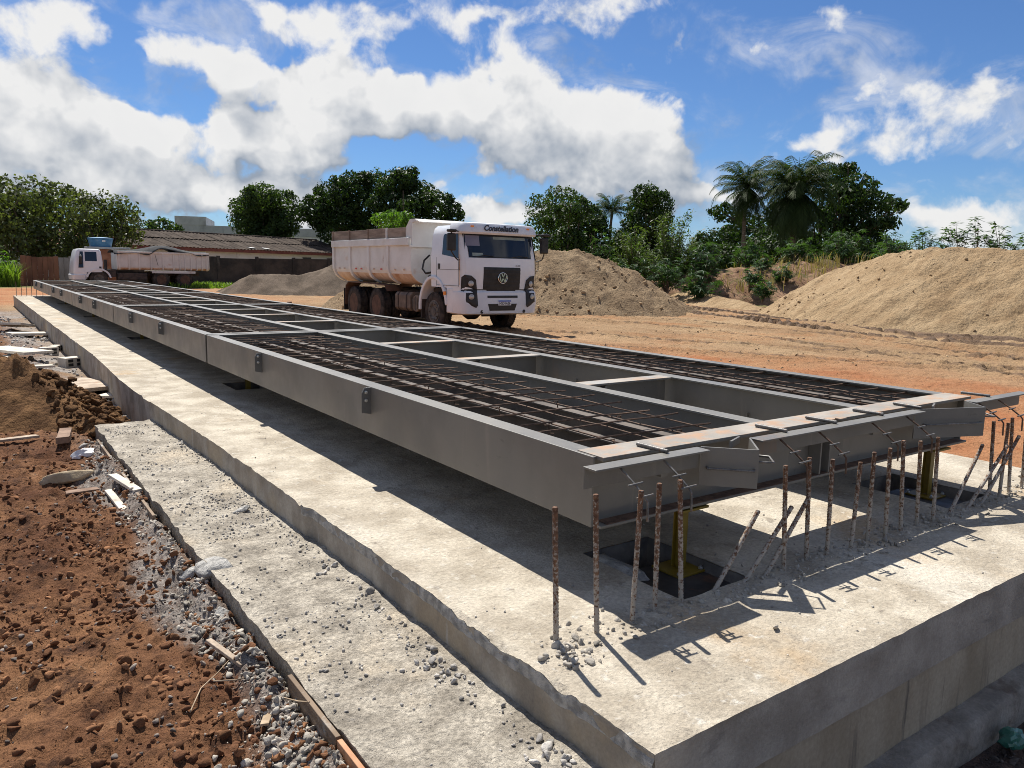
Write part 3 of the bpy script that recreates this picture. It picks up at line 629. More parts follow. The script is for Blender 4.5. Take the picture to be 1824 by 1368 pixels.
    # pits: walls and floor of each opening
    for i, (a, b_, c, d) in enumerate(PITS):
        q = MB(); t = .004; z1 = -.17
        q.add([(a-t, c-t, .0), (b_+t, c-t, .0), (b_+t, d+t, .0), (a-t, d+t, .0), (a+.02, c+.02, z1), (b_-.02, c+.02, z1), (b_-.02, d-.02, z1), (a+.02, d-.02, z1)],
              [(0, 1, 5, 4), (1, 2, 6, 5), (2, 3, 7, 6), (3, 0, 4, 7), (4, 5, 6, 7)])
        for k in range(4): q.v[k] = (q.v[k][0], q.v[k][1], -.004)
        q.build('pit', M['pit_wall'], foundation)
build_slab()
# crumbs on the deck
def on_slab(x, y): return slab_z(x, y)-.002
def notpit(x, y):
    k = np.ones(len(x))
    for (a, b, c, d) in PITS: k *= ~((x > a-.02) & (x < b+.02) & (y > c-.02) & (y < d+.02))
    return k
pts, sz = scatter(6000, (-.55, 3.8, -.88, 5), 11, on_slab, .0012, .009, 6, lambda x, y: notpit(x, y)*np.clip(.35+2*fbm(x*1.2, y*1.2, 3, 141), .05, 1))
tag(rocks('deck_crumbs', pts, sz, M['rubble_dirty'], 12, sink=.1), 'fine concrete crumbs lying on the block top', 'crumbs', kind='stuff')
pts, sz = scatter(8000, (-.45, 3.7, -.55, -.1), 13, on_slab, .0015, .016, 5, lambda x, y: notpit(x, y)*sstep(np.abs(y+.31), .15, .03))
tag(rocks('chiselled_crumbs', pts, sz, M['rubble'], 14, sink=.15), 'chipped concrete fragments around the row of starter bars', 'crumbs', kind='stuff')
pts, sz = scatter(420, (-.54, -.22, -.56, -.16), 15, on_slab, .003, .022, 3.0, lambda x, y: sstep(np.hypot(x+.39, (y+.36)*.8), .13, .04))
tag(rocks('corner_crumbs', pts, sz, M['rubble'], 16, SH2, sink=.15), 'loose concrete lumps piled round the corner starter bar', 'crumbs', kind='stuff')

# ------------------------------------------------------------------ the lower apron with its form boards
def apron_z(x, y): return -.165+.016*fbm(x*3, y*3, 4, 151)+.016*fbm(x*16, y*16, 3, 153, .65)+.035*sstep(x, -.72, -.58)*np.maximum(fbm(x*4, y*2.2, 3, 155)+.12, 0)
def build_apron():
    ap = empty('concrete_apron', (0, 0, 0), 0, 'rough grey concrete apron strip below the left side of the block', 'concrete strip')
    xs = rng((-1.105, -.52, .02)); ys = rng((-2.4, -.6, .06), (-.6, 3, .022), (3, 5.35, .04)); X, Y = np.meshgrid(xs, ys)
    X = X + sstep(X, -.9, -1.1)*(.008*fbm(Y*16, Y*0, 3, 157)-.05*sstep(Y, 1.2, 1.9)*np.maximum(0, fbm(Y*5.1, Y*0+2, 3, 159)+.1)*1.2)
    Y = Y + sstep(Y, 5.1, 5.35)*.3*fbm(X*6, X*0+5, 3, 161)
    Z = apron_z(X, Y); Z = Z-.02*sstep(X, -1.06, -1.105)*np.maximum(fbm(Y*8, Y*0, 3, 163), 0)*2
    ny, nx = X.shape; idx = np.arange(nx*ny).reshape(ny, nx)
    F = [np.stack([idx[:-1, :-1], idx[:-1, 1:], idx[1:, 1:], idx[1:, :-1]], -1).reshape(-1, 4)]
    V = [np.stack([X, Y, Z], -1).reshape(-1, 3)]; o = nx*ny
    L = np.stack([X[:, 0], Y[:, 0], Z[:, 0]], -1); n = len(L)
    for j, (dx, dz) in enumerate(((.006, -.03), (.002, -.10), (.01, -.3))): V.append(L+np.array([dx, 0, dz])+np.stack([.006*fbm(L[:, 1]*20, L[:, 1]*0+j, 3, 165), np.zeros(n), np.zeros(n)], -1))
    i = np.arange(n-1); rows = [idx[:, 0], o+np.arange(n), o+n+np.arange(n), o+2*n+np.arange(n)]
    for a, b in zip(rows[:-1], rows[1:]): F.append(np.stack([a[i], a[i+1], b[i+1], b[i]], -1))
    np_mesh('apron_top', np.concatenate(V), np.concatenate(F), M['apron'], ap, smooth=True, angle=R(45))
    for y0, y1, m in ((-1.4, -.43, 'form'), (-.42, -.12, 'ceramic'), (-.11, .33, 'form')):
        b = MB(); b.box(-1.128, -1.111, y0, y1, -.31, -.172-.004*(m == 'ceramic')); b.build('form_board', M[m], ap, bevel=.002)
    ny2 = 0
    for y0, y1 in ((2.55, 3.0), (3.02, 4.9)):
        b = MB(); b.box(-1.165, -1.148, y0, y1, -.30, -.198); b.build('form_board', M['form'], ap, bevel=.002)
build_apron()
pts, sz = scatter(16000, (-1.08, -.6, -1.0, 5.2), 17, lambda x, y: apron_z(x, y)-.002, .0015, .012, 4.5, lambda x, y: np.clip(.25+2.6*fbm(x*2.4, y*2.4, 3, 171)+.6*sstep(x, -.72, -.62), 0.04, 1))
tag(rocks('apron_crumbs', pts, sz, M['rubble_dirty'], 18, sink=.15), 'grey crumbs and chips strewn over the apron strip', 'crumbs', kind='stuff')
pts, sz = scatter(420, (-.71, -.6, -1.0, 1.4), 19, lambda x, y: apron_z(x, y), .008, .024, 2.0, lambda x, y: np.clip(.4+3*fbm(x*2, y*2.4, 3, 173), .05, 1))
tag(rocks('ledge_stones', pts, sz, M['rubble_dirty'], 20, SH2), 'row of loose grey stones along the foot of the block', 'stones', kind='stuff')

for i, (a, b, c, d) in enumerate((PITS[0], PITS[5])):
    pts, sz = scatter(260, (a+.03, b-.03, c+.03, d-.03), 181+i, lambda x, y: 0*x-.165, .008, .035, 2.5)
    tag(rocks('pit_rubble', pts, sz, M['rubble_dirty'], 183+i, sink=.1), 'concrete rubble on the floor of the near %s pit' % ('left', 'right')[i], 'rubble', kind='stuff')
# ------------------------------------------------------------------ the steel scale: five frames
ZT, ZB, W = .556, .266, 3.10
def channel(mb, xo, sgn, y0, y1, fl=.10, t=.011):
    """C section, web on the outside at xo, flanges turned inwards"""
    mb.prism([(xo, ZB), (xo+sgn*fl, ZB), (xo+sgn*fl, ZB+t), (xo+sgn*t, ZB+t), (xo+sgn*t, ZT-t), (xo+sgn*fl, ZT-t), (xo+sgn*fl, ZT), (xo, ZT)], 'y', y0, y1)
def ibeam_y(mb, xc, w, y0, y1, zb, zt, t=.011, tw=.008):
    mb.prism([(xc-w/2, zb), (xc+w/2, zb), (xc+w/2, zb+t), (xc+tw/2, zb+t), (xc+tw/2, zt-t), (xc+w/2, zt-t), (xc+w/2, zt), (xc-w/2, zt), (xc-w/2, zt-t), (xc-tw/2, zt-t), (xc-tw/2, zb+t), (xc-w/2, zb+t)], 'y', y0, y1)
def ibeam_x(mb, yc, w, x0, x1, zb, zt, t=.011, tw=.008):
    mb.prism([(yc-w/2, zb), (yc+w/2, zb), (yc+w/2, zb+t), (yc+tw/2, zb+t), (yc+tw/2, zt-t), (yc+w/2, zt-t), (yc+w/2, zt), (yc-w/2, zt), (yc-w/2, zt-t), (yc-tw/2, zt-t), (yc-tw/2, zb+t), (yc-w/2, zb+t)], 'x', x0, x1)
XI = (1.20, 2.09)
bolt_me = MB().lathe([(.011, 0), (.011, .008), (.006, .009), (.006, .016)], 6, 'y').mesh('bolt', M['bolt'])
lug_me = (lambda b: (b.prism([(-.058, .40), (-.001, .385), (-.001, .551), (-.042, .551), (-.058, .52)], 'y', -.005, .005), b.box(-.0075, -.0005, .005, .052, .40, .545)))
def make_module(k):
    names = ['nearest steel scale frame with the rust-tinted end plate', 'second steel scale frame from the near end', 'middle steel scale frame of the five', 'fourth steel scale frame from the near end', 'farthest steel scale frame beside the parked side-on truck']
    y0 = 6.0*k; y1 = y0+5.935
    t = empty('scale_frame', (0, y0, 0), 0, 'grey painted '+names[k], 'steel frame', 'steel scale frames laid end to end')
    L = y1-y0
    for xo, sg in ((0.0, 1), (W, -1)):
        b = MB(); channel(b, xo, sg, 0, L); b.build('side_girder', M['steel'], t, bevel=.0025)
    for xc in XI:
        b = MB(); ibeam_y(b, xc, .105, .118 if k == 0 else .08, L-.08, ZB, ZT); b.build('inner_girder', M['steel'], t, bevel=.002)
    # end beams
    if k == 0:
        b = MB(); ibeam_x(b, .037, .158, .016, W-.016, ZB+.002, ZT-.001, .012, .01); b.build('end_beam', M['steel'], t, bevel=.002)
        b = MB(); b.box(.016, W-.016, -.042, .117, ZT-.0005, ZT+.004); b.build('top_plate', M['steel_rust'], t, bevel=.001)
        b = MB(); b.box(.05, W-.05, -.040, .02, ZB+.0145, ZB+.017); b.build('flange_rust', M['rebar'], t)
        for xx in (1.5, 1.58):
            s = MB(); s.box(xx, xx+.012, -.038, .03, ZB+.015, ZT-.01); s.build('stiffener', M['steel'], t)
        s = MB(); s.box(.355, .395, -.030, .032, .43, .50); s.build('clip_plate', M['steel'], t)
        s = MB(); s.box(2.0, 2.04, -.030, .032, .43, .50); s.build('clip_plate', M['steel'], t)
        s = MB(); s.box(1.60, 1.66, -.07, -.040, ZT+.0045, ZT+.010); s.build('shim', M['steel_rust'], t)
    else:
        b = MB(); ibeam_x(b, .037, .085, .012, W-.012, ZB+.002, ZT+.003, .012, .01); b.build('end_beam', M['steel'], t, bevel=.002)
    b = MB(); ibeam_x(b, L-.037, .085, .012, W-.012, ZB+.002, ZT+.003, .012, .01); b.build('end_beam', M['steel'], t, bevel=.002)
    for yc in (1.54, 3.06, 4.47):
        b = MB(); ibeam_x(b, yc, .125, XI[0]+.053, XI[1]-.053, ZB+.03, ZT-.004, .010, .008); cb = b.build('cross_beam', M['steel'], t, bevel=.002)
        s = MB(); s.box(XI[0]+.055, XI[1]-.055, yc-.0625, yc+.0625, ZT-.0038, ZT-.001); s.build('top_plate', M['steel_rust'], cb)
        s = MB(); s.box(XI[0]+.22, XI[0]+.236, yc-.05, yc-.006, ZB+.05, ZT-.02); s.build('splice_plate', M['steel'], cb)
        if k < 4:
            for zz in (.36, .47):
                for xx in (.17, .20): put('bolt', bolt_me, cb, (XI[0]+xx+.11*(xx > .18), yc-.0135, zz), (math.pi, 0, 0))
    s = MB(); s.box(XI[0]+.16, XI[0]+.30, L-.095, L-.081, ZB+.06, ZT-.05); sp = s.build('splice_plate', M['steel'], t)
    for xx in (.19, .27): put('bolt', bolt_me, sp, (XI[0]+xx, L-.096, .49), (math.pi, 0, 0), (1.4, 1.4, 1.4))
    # side bays: bottom sheet, stringers
    for (a, c) in ((.115, XI[0]-.056), (XI[1]+.056, W-.115)):
        b = MB(); b.box(a-.095, c+.045, .09, L-.09, ZB+.013, ZB+.018); b.build('bottom_sheet', M['steel'], t)
        for fr in (.36, .68):
            xc = a+(c-a)*fr; b = MB(); ibeam_y(b, xc, .07, .16, L-.12, ZB+.02, .488, .008, .006); b.build('stringer', M['stringer'], t)
        for j in range(1, 7):
            b = MB(); b.box(a-.08, c+.04, j*.85-.003, j*.85+.003, ZB+.02, .40); b.build('diaphragm', M['steel'], t)
    # bolted lugs on the outer faces
    for yy in (2.045, 4.15):
        b = MB(); b.prism([(-.058, .40), (-.0005, .387), (-.0005, .551), (-.042, .551), (-.058, .52)], 'y', yy-.005, yy+.005); b.box(-.0075, -.0005, yy+.0055, yy+.052, .40, .545)
        lg = b.build('lug', M['steel_lug'], t)
        for zz in (.475, .525): put('bolt', bolt_me, lg, (-.034, yy-.0055, zz), (math.pi, 0, 0))
        b = MB(); b.prism([(W+.058, .40), (W+.0005, .387), (W+.0005, .551), (W+.042, .551), (W+.058, .52)], 'y', yy-.005, yy+.005); b.build('lug', M['steel_dark'], t)
    # black strip in the open gap between frames, standing in for its shade
    if k < 4:
        s = MB(); s.box(.045, .051, L-.002, L+.067, ZB+.01, ZT-.012); s.build('gap_shade_strip', M['black_plate'], t)
    return t
for k in range(5): make_module(k)

# ------------------------------------------------------------------ reinforcement mats lying in the side bays
def bar_mesh(name, L, r, axis, n, mat, bend=.0, segs=6, seed=0):
    rs = random.Random(seed); pts = []
    for i in range(segs+1):
        s = L*i/segs; o = (rs.uniform(-bend, bend), rs.uniform(-bend, bend))
        pts.append((s, o[0], o[1]) if axis == 'x' else (o[0], s, o[1]))
    return MB().tube(pts, r, n).mesh(name, mat, 60)
CROSS = [bar_mesh('cross_bar', .965, .0050, 'x', 6, M['rebar'], .003, 5, i) for i in range(6)]
LONG = [bar_mesh('long_bar', 5.55, .0046, 'y', 6, M['rebar'], .005, 16, 20+i) for i in range(4)]
CHAIR = MB().tube([(-.03, 0, -.012), (0, 0, -.010), (0, 0, -.055), (.03, 0, -.060)], .0042, 5).mesh('chair', M['rebar'], 60)
rnd = random.Random(5)
which = ['nearest', 'second', 'middle', 'fourth', 'farthest']
for k in range(5):
    for s, (xa, side) in enumerate(((.10, 'left'), (2.15, 'right'))):
        m = empty('rebar_mat', (xa, 6.0*k, 0), 0, 'rusty reinforcement mat in the %s bay of the %s scale frame' % (side, which[k]), 'rebar mat', 'reinforcement mats in the side bays')
        ystep = .226; ny = 25
        for i in range(ny):
            yy = .30+ystep*i+rnd.uniform(-.025, .025)
            if yy > 5.78: break
            o = put('cross_bar', rnd.choice(CROSS), m, (.005+rnd.uniform(-.012, .012), yy, .5335+rnd.uniform(-.004, .006)), (0, rnd.uniform(-.008, .008), rnd.uniform(-.02, .02)))
            if k < 2 and i % 2 == 0:
                for xx in (.30, .72): put('chair', CHAIR, o, (xx+rnd.uniform(-.05, .05), .006, -.004))
        for i in range(5):
            put('long_bar', LONG[i % 4], m, (.08+.2*i+rnd.uniform(-.02, .02), .19, .519), (0, 0, rnd.uniform(-.002, .002)))

# ------------------------------------------------------------------ edge angle with its anchors in front of the near frame
def ribbed(p0, p1, r, pitch=.011, n=8):
    p0, p1 = Vector(p0), Vector(p1); L = (p1-p0).length; m = max(2, int(L/pitch)*2); pts = []; rs = []
    for i in range(m+1):
        pts.append(p0.lerp(p1, i/m)); rs.append(r*(1.13 if i % 2 else .94))
    return MB().tube(pts, rs, n)
def edge_angle():
    t = empty('edge_angle', (0, 0, 0), 0, 'grey steel edge angle with bent pockets and anchors before the near frame', 'edge angle')
    zt = ZT+.004; th = .008
    def L(x0, x1, name='angle'):
        b = MB(); b.prism([(-.100, zt), (-.172, zt), (-.172, zt-th), (-.100-th, zt-th), (-.100-th, zt-.088), (-.100, zt-.088)], 'x', x0, x1); return b.build(name, M['steel'], t, bevel=.0015)
    L(-.14, .49); L(.835, 2.26); L(2.862, 3.62)
    def pocket(xa, xb, xc):
        pl = [(xa, -.112), (xb, -.282), (xc, -.112)]; zl = zt-.165
        for (a, b_), nm in (((pl[0], pl[1]), 'pocket_plate'), ((pl[1], pl[2]), 'pocket_plate')):
            d = Vector((b_[0]-a[0], b_[1]-a[1])); d.normalize(); nn = Vector((-d.y, d.x))*.008
            q = MB(); q.prism([(a[0], a[1]), (b_[0], b_[1]), (b_[0]+nn.x, b_[1]+nn.y), (a[0]+nn.x, a[1]+nn.y)], 'z', zl, zt+.001); q.build(nm, M['steel'], t)
        A = Vector((pl[0][0], pl[0][1], 0)); B = Vector((pl[1][0], pl[1][1], 0)); d = (B-A).normalized(); n2 = Vector((d.y, -d.x, 0))
        za = zt-.085
        p = [A.lerp(B, .12)+n2*.002, A.lerp(B, .12)+n2*.022, A.lerp(B, .93)+n2*.022, A.lerp(B, .93)+n2*.001]
        q = MB(); q.tube([(v.x, v.y, za) for v in p], .0055, 8); q.build('anchor_loop', M['rebar_new'], t, 60)
        C = Vector((pl[2][0], pl[2][1], 0)); d = (C-B).normalized(); n3 = Vector((d.y, -d.x, 0))
        p = [B.lerp(C, .1)+n3*.001, B.lerp(C, .1)+n3*.065, B.lerp(C, .55)+n3*.065, B.lerp(C, .62)+n3*.001]
        q = MB(); q.tube([(v.x, v.y, za+.03) for v in p], .0055, 8); q.build('anchor_loop', M['rebar_new'], t, 60)
        q = MB(); q.prism([(xa+.20, -.10), (xa+.315, -.055), (xa+.32, -.063), (xa+.206, -.108)], 'z', zt-.03, zt); q.build('pocket_brace', M['steel'], t)
    pocket(.50, .665, .83); pocket(2.27, 2.72, 2.858)
    for x in (.0, .235, .985, 1.29, 1.75, 2.09, 2.93, 3.19):
        q = MB(); q.tube([(x, -.150, zt-.012), (x+.002, -.225, zt-.055), (x+.004, -.287, zt-.098), (x+.008, -.296, zt-.112), (x+.010, -.298, zt-.185)], .0046, 8); a = q.build('anchor_bar', M['rebar_new'] if x < .3 else M['rebar'], t, 60)
        for yy, zz, ln in ((-.235, -.058, .036), (-.286, -.092, .040)):
            ribbed((x-ln, yy, zt+zz), (x+ln, yy-.004, zt+zz+.004), .0042, .008).build('cross_stub', M['rebar_new'], a, 60)
    for x, dx in ((.275, .014), (1.06, .02), (1.465, .02), (1.895, .02), (2.31, .0), (3.12, .03)):
        ribbed((x, .037, ZT+.014), (x+dx, -.122, zt+.0085), .0085).build('tie_bar', M['rebar_new'], t, 50)
edge_angle()

# ------------------------------------------------------------------ starter bars
BARS = [((-.39,-.28),(-.42,.50)),((-.22,-.30),(-.25,.52)),((-.05,-.30),(-.03,.50)),((.09,-.28),(.07,.51)),((.24,-.28),(.20,.50)),((.40,-.28),(.68,.30)),((.57,-.29),(.91,.28)),((.70,-.30),(1.02,.31)),
 ((.86,-.31),(.82,.48)),((1.07,-.28),(1.04,.48)),((1.20,-.30),(1.18,.46)),((1.36,-.32),(1.40,.42)),((1.54,-.30),(1.53,.45)),((1.67,-.32),(1.64,.46)),((1.82,-.32),(1.78,.48)),((2.0,-.31),(1.94,.46)),((2.15,-.32),(2.12,.46)),
 ((2.31,-.31),(2.69,.35)),((2.47,-.32),(2.94,.32)),((2.69,-.31),(3.16,.35)),((2.88,-.29),(2.83,.47)),((2.96,-.31),(2.97,.45)),((3.12,-.30),(3.06,.47)),((3.30,-.30),(3.28,.42)),((3.46,-.30),(3.45,.46))]
ORD = ['first', 'second', 'third', 'fourth', 'fifth', 'sixth', 'seventh', 'eighth', 'ninth', 'tenth', 'eleventh', 'twelfth', 'thirteenth', 'fourteenth', 'fifteenth', 'sixteenth', 'seventeenth', 'eighteenth', 'nineteenth']
lean = {5: 'left leaning bar of the leaning trio at the near pit', 6: 'middle bar of the leaning trio at the near pit', 7: 'right bar of the leaning trio at the near pit',
        17: 'left leaning bar of the trio near the far-right pit', 18: 'middle bar of the leaning trio near the far-right pit', 19: 'right bar of the leaning trio near the far-right pit'}
up = 0
for i, ((x, y), (tx, tz)) in enumerate(BARS):
    o = ribbed((x, y, -.04), (tx, y+rnd.uniform(-.012, .012), tz), .0095, .012, 9).build('starter_bar', M['starter'], None, 50)
    if i in lean: lab = 'rusty '+lean[i]
    elif i == 0: lab = 'rusty upright starter bar standing alone at the near slab corner'; up += 1
    else: lab = 'rusty upright starter bar, %s upright one from the slab corner' % ORD[up]; up += 1
    tag(o, lab, 'rebar', 'starter bars in a row at the near end')
for i, x in enumerate((-.52, -.37, -.22, -.07, .08, .27)):
    o = ribbed((x, 29.9, -.02), (x+rnd.uniform(-.02, .02), 29.9, .50), .0095, .05, 6).build('starter_bar', M['starter'], None, 50)
    tag(o, 'thin upright starter bar at the far slab end, %s from the left' % ORD[i], 'rebar', 'starter bars at the far end')

# ------------------------------------------------------------------ supports standing in the pits
def support(x, y, lab, zoff=-.09):
    t = empty('yellow_support', (x, y, 0), 0, lab, 'support post', 'supports under the scale frames')
    z0 = zoff
    b = MB(); b.box(-.085, .085, -.085, .085, z0, z0+.010); b.build('base_plate', M['yellow'], t, bevel=.002)
    b = MB(); b.box(-.022, .022, -.024, -.019, z0+.0125, ZB-.02); b.box(-.022, .022, .019, .024, z0+.0125, ZB-.02); b.box(-.003, .003, -.0185, .0185, z0+.0125, ZB-.02); b.build('post', M['yellow'], t)
    b = MB(); b.box(-.085, .085, -.085, .085, ZB-.0195, ZB-.008); b.build('head_plate', M['yellow'], t, bevel=.002)
    for sx in (-.07, .07):
        for sy in (-.07, .07): put('bolt', bolt_me, t, (sx, sy, z0+.0125), (R(90), 0, 0))
def load_base(x, y, lab, z1=-.095):
    t = empty('load_plate', (x, y, 0), 0, lab, 'steel plate', 'black load plates in the pits')
    b = MB(); b.box(-.19, .17, -.20, .20, z1-.022, z1); b.build('top_plate', M['black_plate'], t, bevel=.003)
    b = MB(); b.box(-.16, .14, -.15, .15, -.168, z1-.0225); b.build('block', M['black_plate'], t)
load_base(.52, -.04, 'black and rusty steel plate in the near left pit', -.055); support(.585, .05, 'yellow support post standing in the near left pit', -.054)
load_base(2.72, .01, 'black steel plate in the near right pit', -.055); support(2.80, .04, 'yellow support post standing in the near right pit', -.054)
for i in range(1, 5):
    load_base(.42, 6*i, 'black steel plate in the left pit under the %s frame joint' % ORD[i-1]); support(.42, 6*i, 'yellow support post under the left side of the %s frame joint' % ORD[i-1], -.094)
def lump(name, loc, sc, mat, seed, lab, cat, rz=0, base=None):
    v, f = rock_shape(seed, base or ICO3, 1.0, .18); v = v*np.array(sc); n = fbm(v[:, 0]*20/max(sc), v[:, 1]*20/max(sc)+v[:, 2]*9, 3, seed)
    v = v*(1+.10*n[:, None])
    o = np_mesh(name, v, f, mat, None); o.location = loc; o.rotation_euler = (0, 0, rz); tag(o, lab, cat); return o
lump('concrete_lump', (.335, .17, -.075), (.10, .16, .085), M['chip'], 201, 'rough concrete lump inside the near left pit', 'concrete lump', .4)
# ------------------------------------------------------------------ heaps
def heap(name, ridge, slope, box, step, mat, lab, cat, seed, amp=.08, rnd_top=.25, gully=.0, lumps=0.0, base=-.36, lf=2.6):
    xs = np.arange(box[0], box[1]+step, step); ys = np.arange(box[2], box[3]+step, step); X, Y = np.meshgrid(xs, ys)
    wx = X+.5*fbm(X*.5, Y*.5, 3, seed+1); wy = Y+.5*fbm(X*.5, Y*.5, 3, seed+2)
    Hh = np.full(X.shape, -9.0)
    for (ax, ay, az), (bx, by, bz) in zip(ridge[:-1], ridge[1:]):
        L = math.hypot(bx-ax, by-ay); ux, uy = (bx-ax)/L, (by-ay)/L; t = np.clip((wx-ax)*ux+(wy-ay)*uy, 0, L)
        d = np.hypot(wx-(ax+ux*t), wy-(ay+uy*t)); z = az+(bz-az)*t/L
        Hh = np.maximum(Hh, z-slope*(np.sqrt(d*d+rnd_top**2)-rnd_top*.8))
    body = np.clip((Hh-base)/.5, 0, 1)
    Hh = Hh + body*(amp*fbm(X*.9, Y*.9, 5, seed+3, .6)*2 + lumps*np.maximum(fbm(X*lf, Y*lf, 4, seed+5, .65), -.02)*2)
    if gully: Hh = Hh + gully*body*fbm((X*.93-Y*.37)*.4+.5*(X*.37+Y*.93), (X*.37+Y*.93)*2.6, 4, seed+7, .6)*2
    toe = sstep(Hh, base-.3, base+.25); Hh = np.where(Hh < base+.25, (base-.06)+(Hh-base+.06)*.55, Hh) if False else Hh
    ny, nx = X.shape; idx = np.arange(nx*ny).reshape(ny, nx)
    F = np.stack([idx[:-1, :-1], idx[:-1, 1:], idx[1:, 1:], idx[1:, :-1]], -1).reshape(-1, 4)
    hm = Hh.ravel()[F].max(1); F = F[hm > base-.35]
    used = np.unique(F); mp = np.full(nx*ny, -1); mp[used] = np.arange(len(used))
    V = np.stack([X, Y, Hh], -1).reshape(-1, 3)[used]
    o = np_mesh(name, V, mp[F], mat, None, smooth=True); tag(o, lab, cat)
    return o
heap('sand_pile', [(32.2, 21.6, -.25), (30.2, 19.2, .45), (28.4, 17.2, 1.12), (27.2, 15.5, 1.62), (26.4, 13.7, 2.10), (25.8, 12.4, 2.24), (25.4, 10.6, 2.38), (25.8, 8.6, 2.26), (26.6, 5.5, 2.1), (28.5, 1.5, 1.6)], .62, (18.5, 36, -3, 25), .11,
     M['sand'], 'tall smooth pile of yellow sand at the right edge', 'sand pile', 301, .09, .22, .12, .045, lf=4.2)
heap('sand_heap', [(12.2, 25.6, 1.55), (15.4, 24.4, 1.8), (17.3, 23.3, 1.98), (18.6, 22.4, 2.16), (19.5, 21.7, 1.85), (20.1, 20.9, 1.42), (20.6, 20.1, .92), (21.6, 19.8, .40), (22.6, 19.6, .0)], .66, (8, 26, 14.5, 30), .10,
     M['sand_grey'], 'lumpy heap of tan sand behind the white tipper truck', 'sand heap', 311, .22, .12, .0, .18, lf=2.2)
heap('sand_berm', [(37, 35, .42), (33, 29.6, .32), (30.6, 25.0, .18), (29.4, 22.6, .02), (28.5, 20.6, -.2)], .36, (25, 42, 17, 40), .16,
     M['sand'], 'low berm of yellow sand between the heap and the weeds', 'sand berm', 321, .10, .3, .0, .05)
heap('gravel_pile', [(9.9, 43.4, -.2), (10.5, 42.4, .25), (11.1, 41.2, .72), (12.2, 40.4, .78), (13.4, 39.8, .76), (14.3, 39.7, 1.1), (15.1, 39.6, 1.42), (16.3, 39.3, 1.2), (19, 39.5, .9), (22, 40, .4)], .62, (6, 26, 34, 46), .12,
     M['crushed'], 'dark brown pile of crushed stone behind the scale', 'gravel pile', 331, .05, .10, .0, .05, base=-.30, lf=5)
heap('soil_mound', [(32.5, 30.5, .9), (35.5, 28.2, 1.7), (38.6, 25.8, 2.1), (41.5, 23.4, 2.15), (45, 21, 1.9), (50, 18, 1.5), (56, 12, 1.2)], .48, (25, 62, 6, 38), .3,
     M['moundsoil'], 'weedy reddish soil mound between the sand piles', 'mound', 341, .3, .6, .0, .18)
heap('earth_mound', [(-2.6, 7.3, .24), (-1.95, 6.9, .36), (-1.62, 6.6, .30), (-1.36, 6.2, .06), (-1.2, 5.7, -.14)], .78, (-3.6, -.72, 4.6, 9.2), .028,
     M['earth'], 'small mound of dark ochre earth on the left edge', 'earth mound', 351, .16, .10, .0, .24, base=-.30, lf=5.5)

# ------------------------------------------------------------------ debris on the left
def plank(name, x, y, z, L, w, th, rz, mat, lab, cat='plank', tilt=0.0, roll=0.0, seed=0):
    rs = random.Random(seed); b = MB(); n = 8; rings = []
    for i in range(n+1):
        s = -L/2+L*i/n; j = rs.uniform(-.012, .012)*w if 0 < i < n else rs.uniform(-.08, .08)*w
        e = rs.uniform(-.1, .1)*w if i in (0, n) else 0
        rings.append([(s+e, -w/2+j, 0), (s-e, w/2+j, 0), (s-e, w/2+j, th), (s+e, -w/2+j, th)])
    b.loft(rings); o = b.build(name, mat, None, bevel=min(.003, th*.2)); o.location = (x, y, z); o.rotation_euler = (roll, tilt, rz); tag(o, lab, cat); return o
def zg(x, y): return float(gh(np.array([x]), np.array([y]))[0])
PL = [('wide_plank', -.86, 8.7, .05, 1.25, .46, .045, R(99), 'wood', 'wide weathered board leaning over blocks beside the ochre mound', 'board', .03),
      ('plank_offcut', -.62, 7.95, .03, .42, .22, .03, R(60), 'wood_pale', 'pale offcut board by the end of the wide weathered board', 'board', .05),
      ('short_plank', -1.36, 5.30, .02, .46, .095, .055, R(82), 'wood_dark', 'short thick brown plank lying end-on before the mound', 'plank', .02),
      ('thin_plank', -1.72, 5.36, .02, .34, .07, .02, R(10), 'wood', 'thin grey lath at the left edge below the mound', 'plank', .0),
      ('flat_lath', -1.38, 3.70, .015, .26, .075, .014, R(8), 'wood_dark', 'flat brown lath behind the tan stone', 'plank', .03),
      ('white_batten', -1.265, 3.22, .015, .52, .045, .02, R(92), 'wood_pale', 'left of two pale battens beside the apron edge', 'batten', .0),
      ('white_batten', -1.185, 3.36, .03, .50, .055, .022, R(99), 'wood_pale', 'right of two pale battens beside the apron edge', 'batten', .0),
      ('split_batten', -1.245, .70, .035, .235, .024, .015, R(-72), 'wood', 'split grey batten lying across dirt and rubble', 'batten', .12),
      ('wood_chip', -1.235, .235, .02, .085, .028, .009, R(62), 'straw_stick', 'small wood chip on the white rubble by the bottom edge', 'wood chip', .1),
      ('stacked_board', -1.40, 12.2, .06, 1.5, .42, .04, R(112), 'wood_pale', 'upper of the pale boards stacked by the left edge', 'board', .02),
      ('stacked_board', -1.62, 11.4, .015, 1.4, .40, .04, R(86), 'wood_pale', 'lower pale board under the stack by the left edge', 'board', .0),
      ('leaning_slab', -1.12, 18.2, .10, 1.1, .55, .05, R(70), 'wood_pale', 'tilted pale slab on the far left rubble', 'board', .12),
      ('leaning_slab', -.86, 17.0, .05, .9, .45, .05, R(10), 'wood_pale', 'flat pale slab in front of the tilted one', 'board', .03),
      ('small_board', -1.25, 10.3, .03, .45, .16, .03, R(12), 'wood_pale', 'small pale board on the ground behind the mound', 'board', .02)]
for i, (n, x, y, dz, L, w, th, rz, m, lab, cat, tl) in enumerate(PL): plank(n, x, y, zg(x, y)+dz, L, w, th, rz, M[m], lab, cat, tl, 0, i)
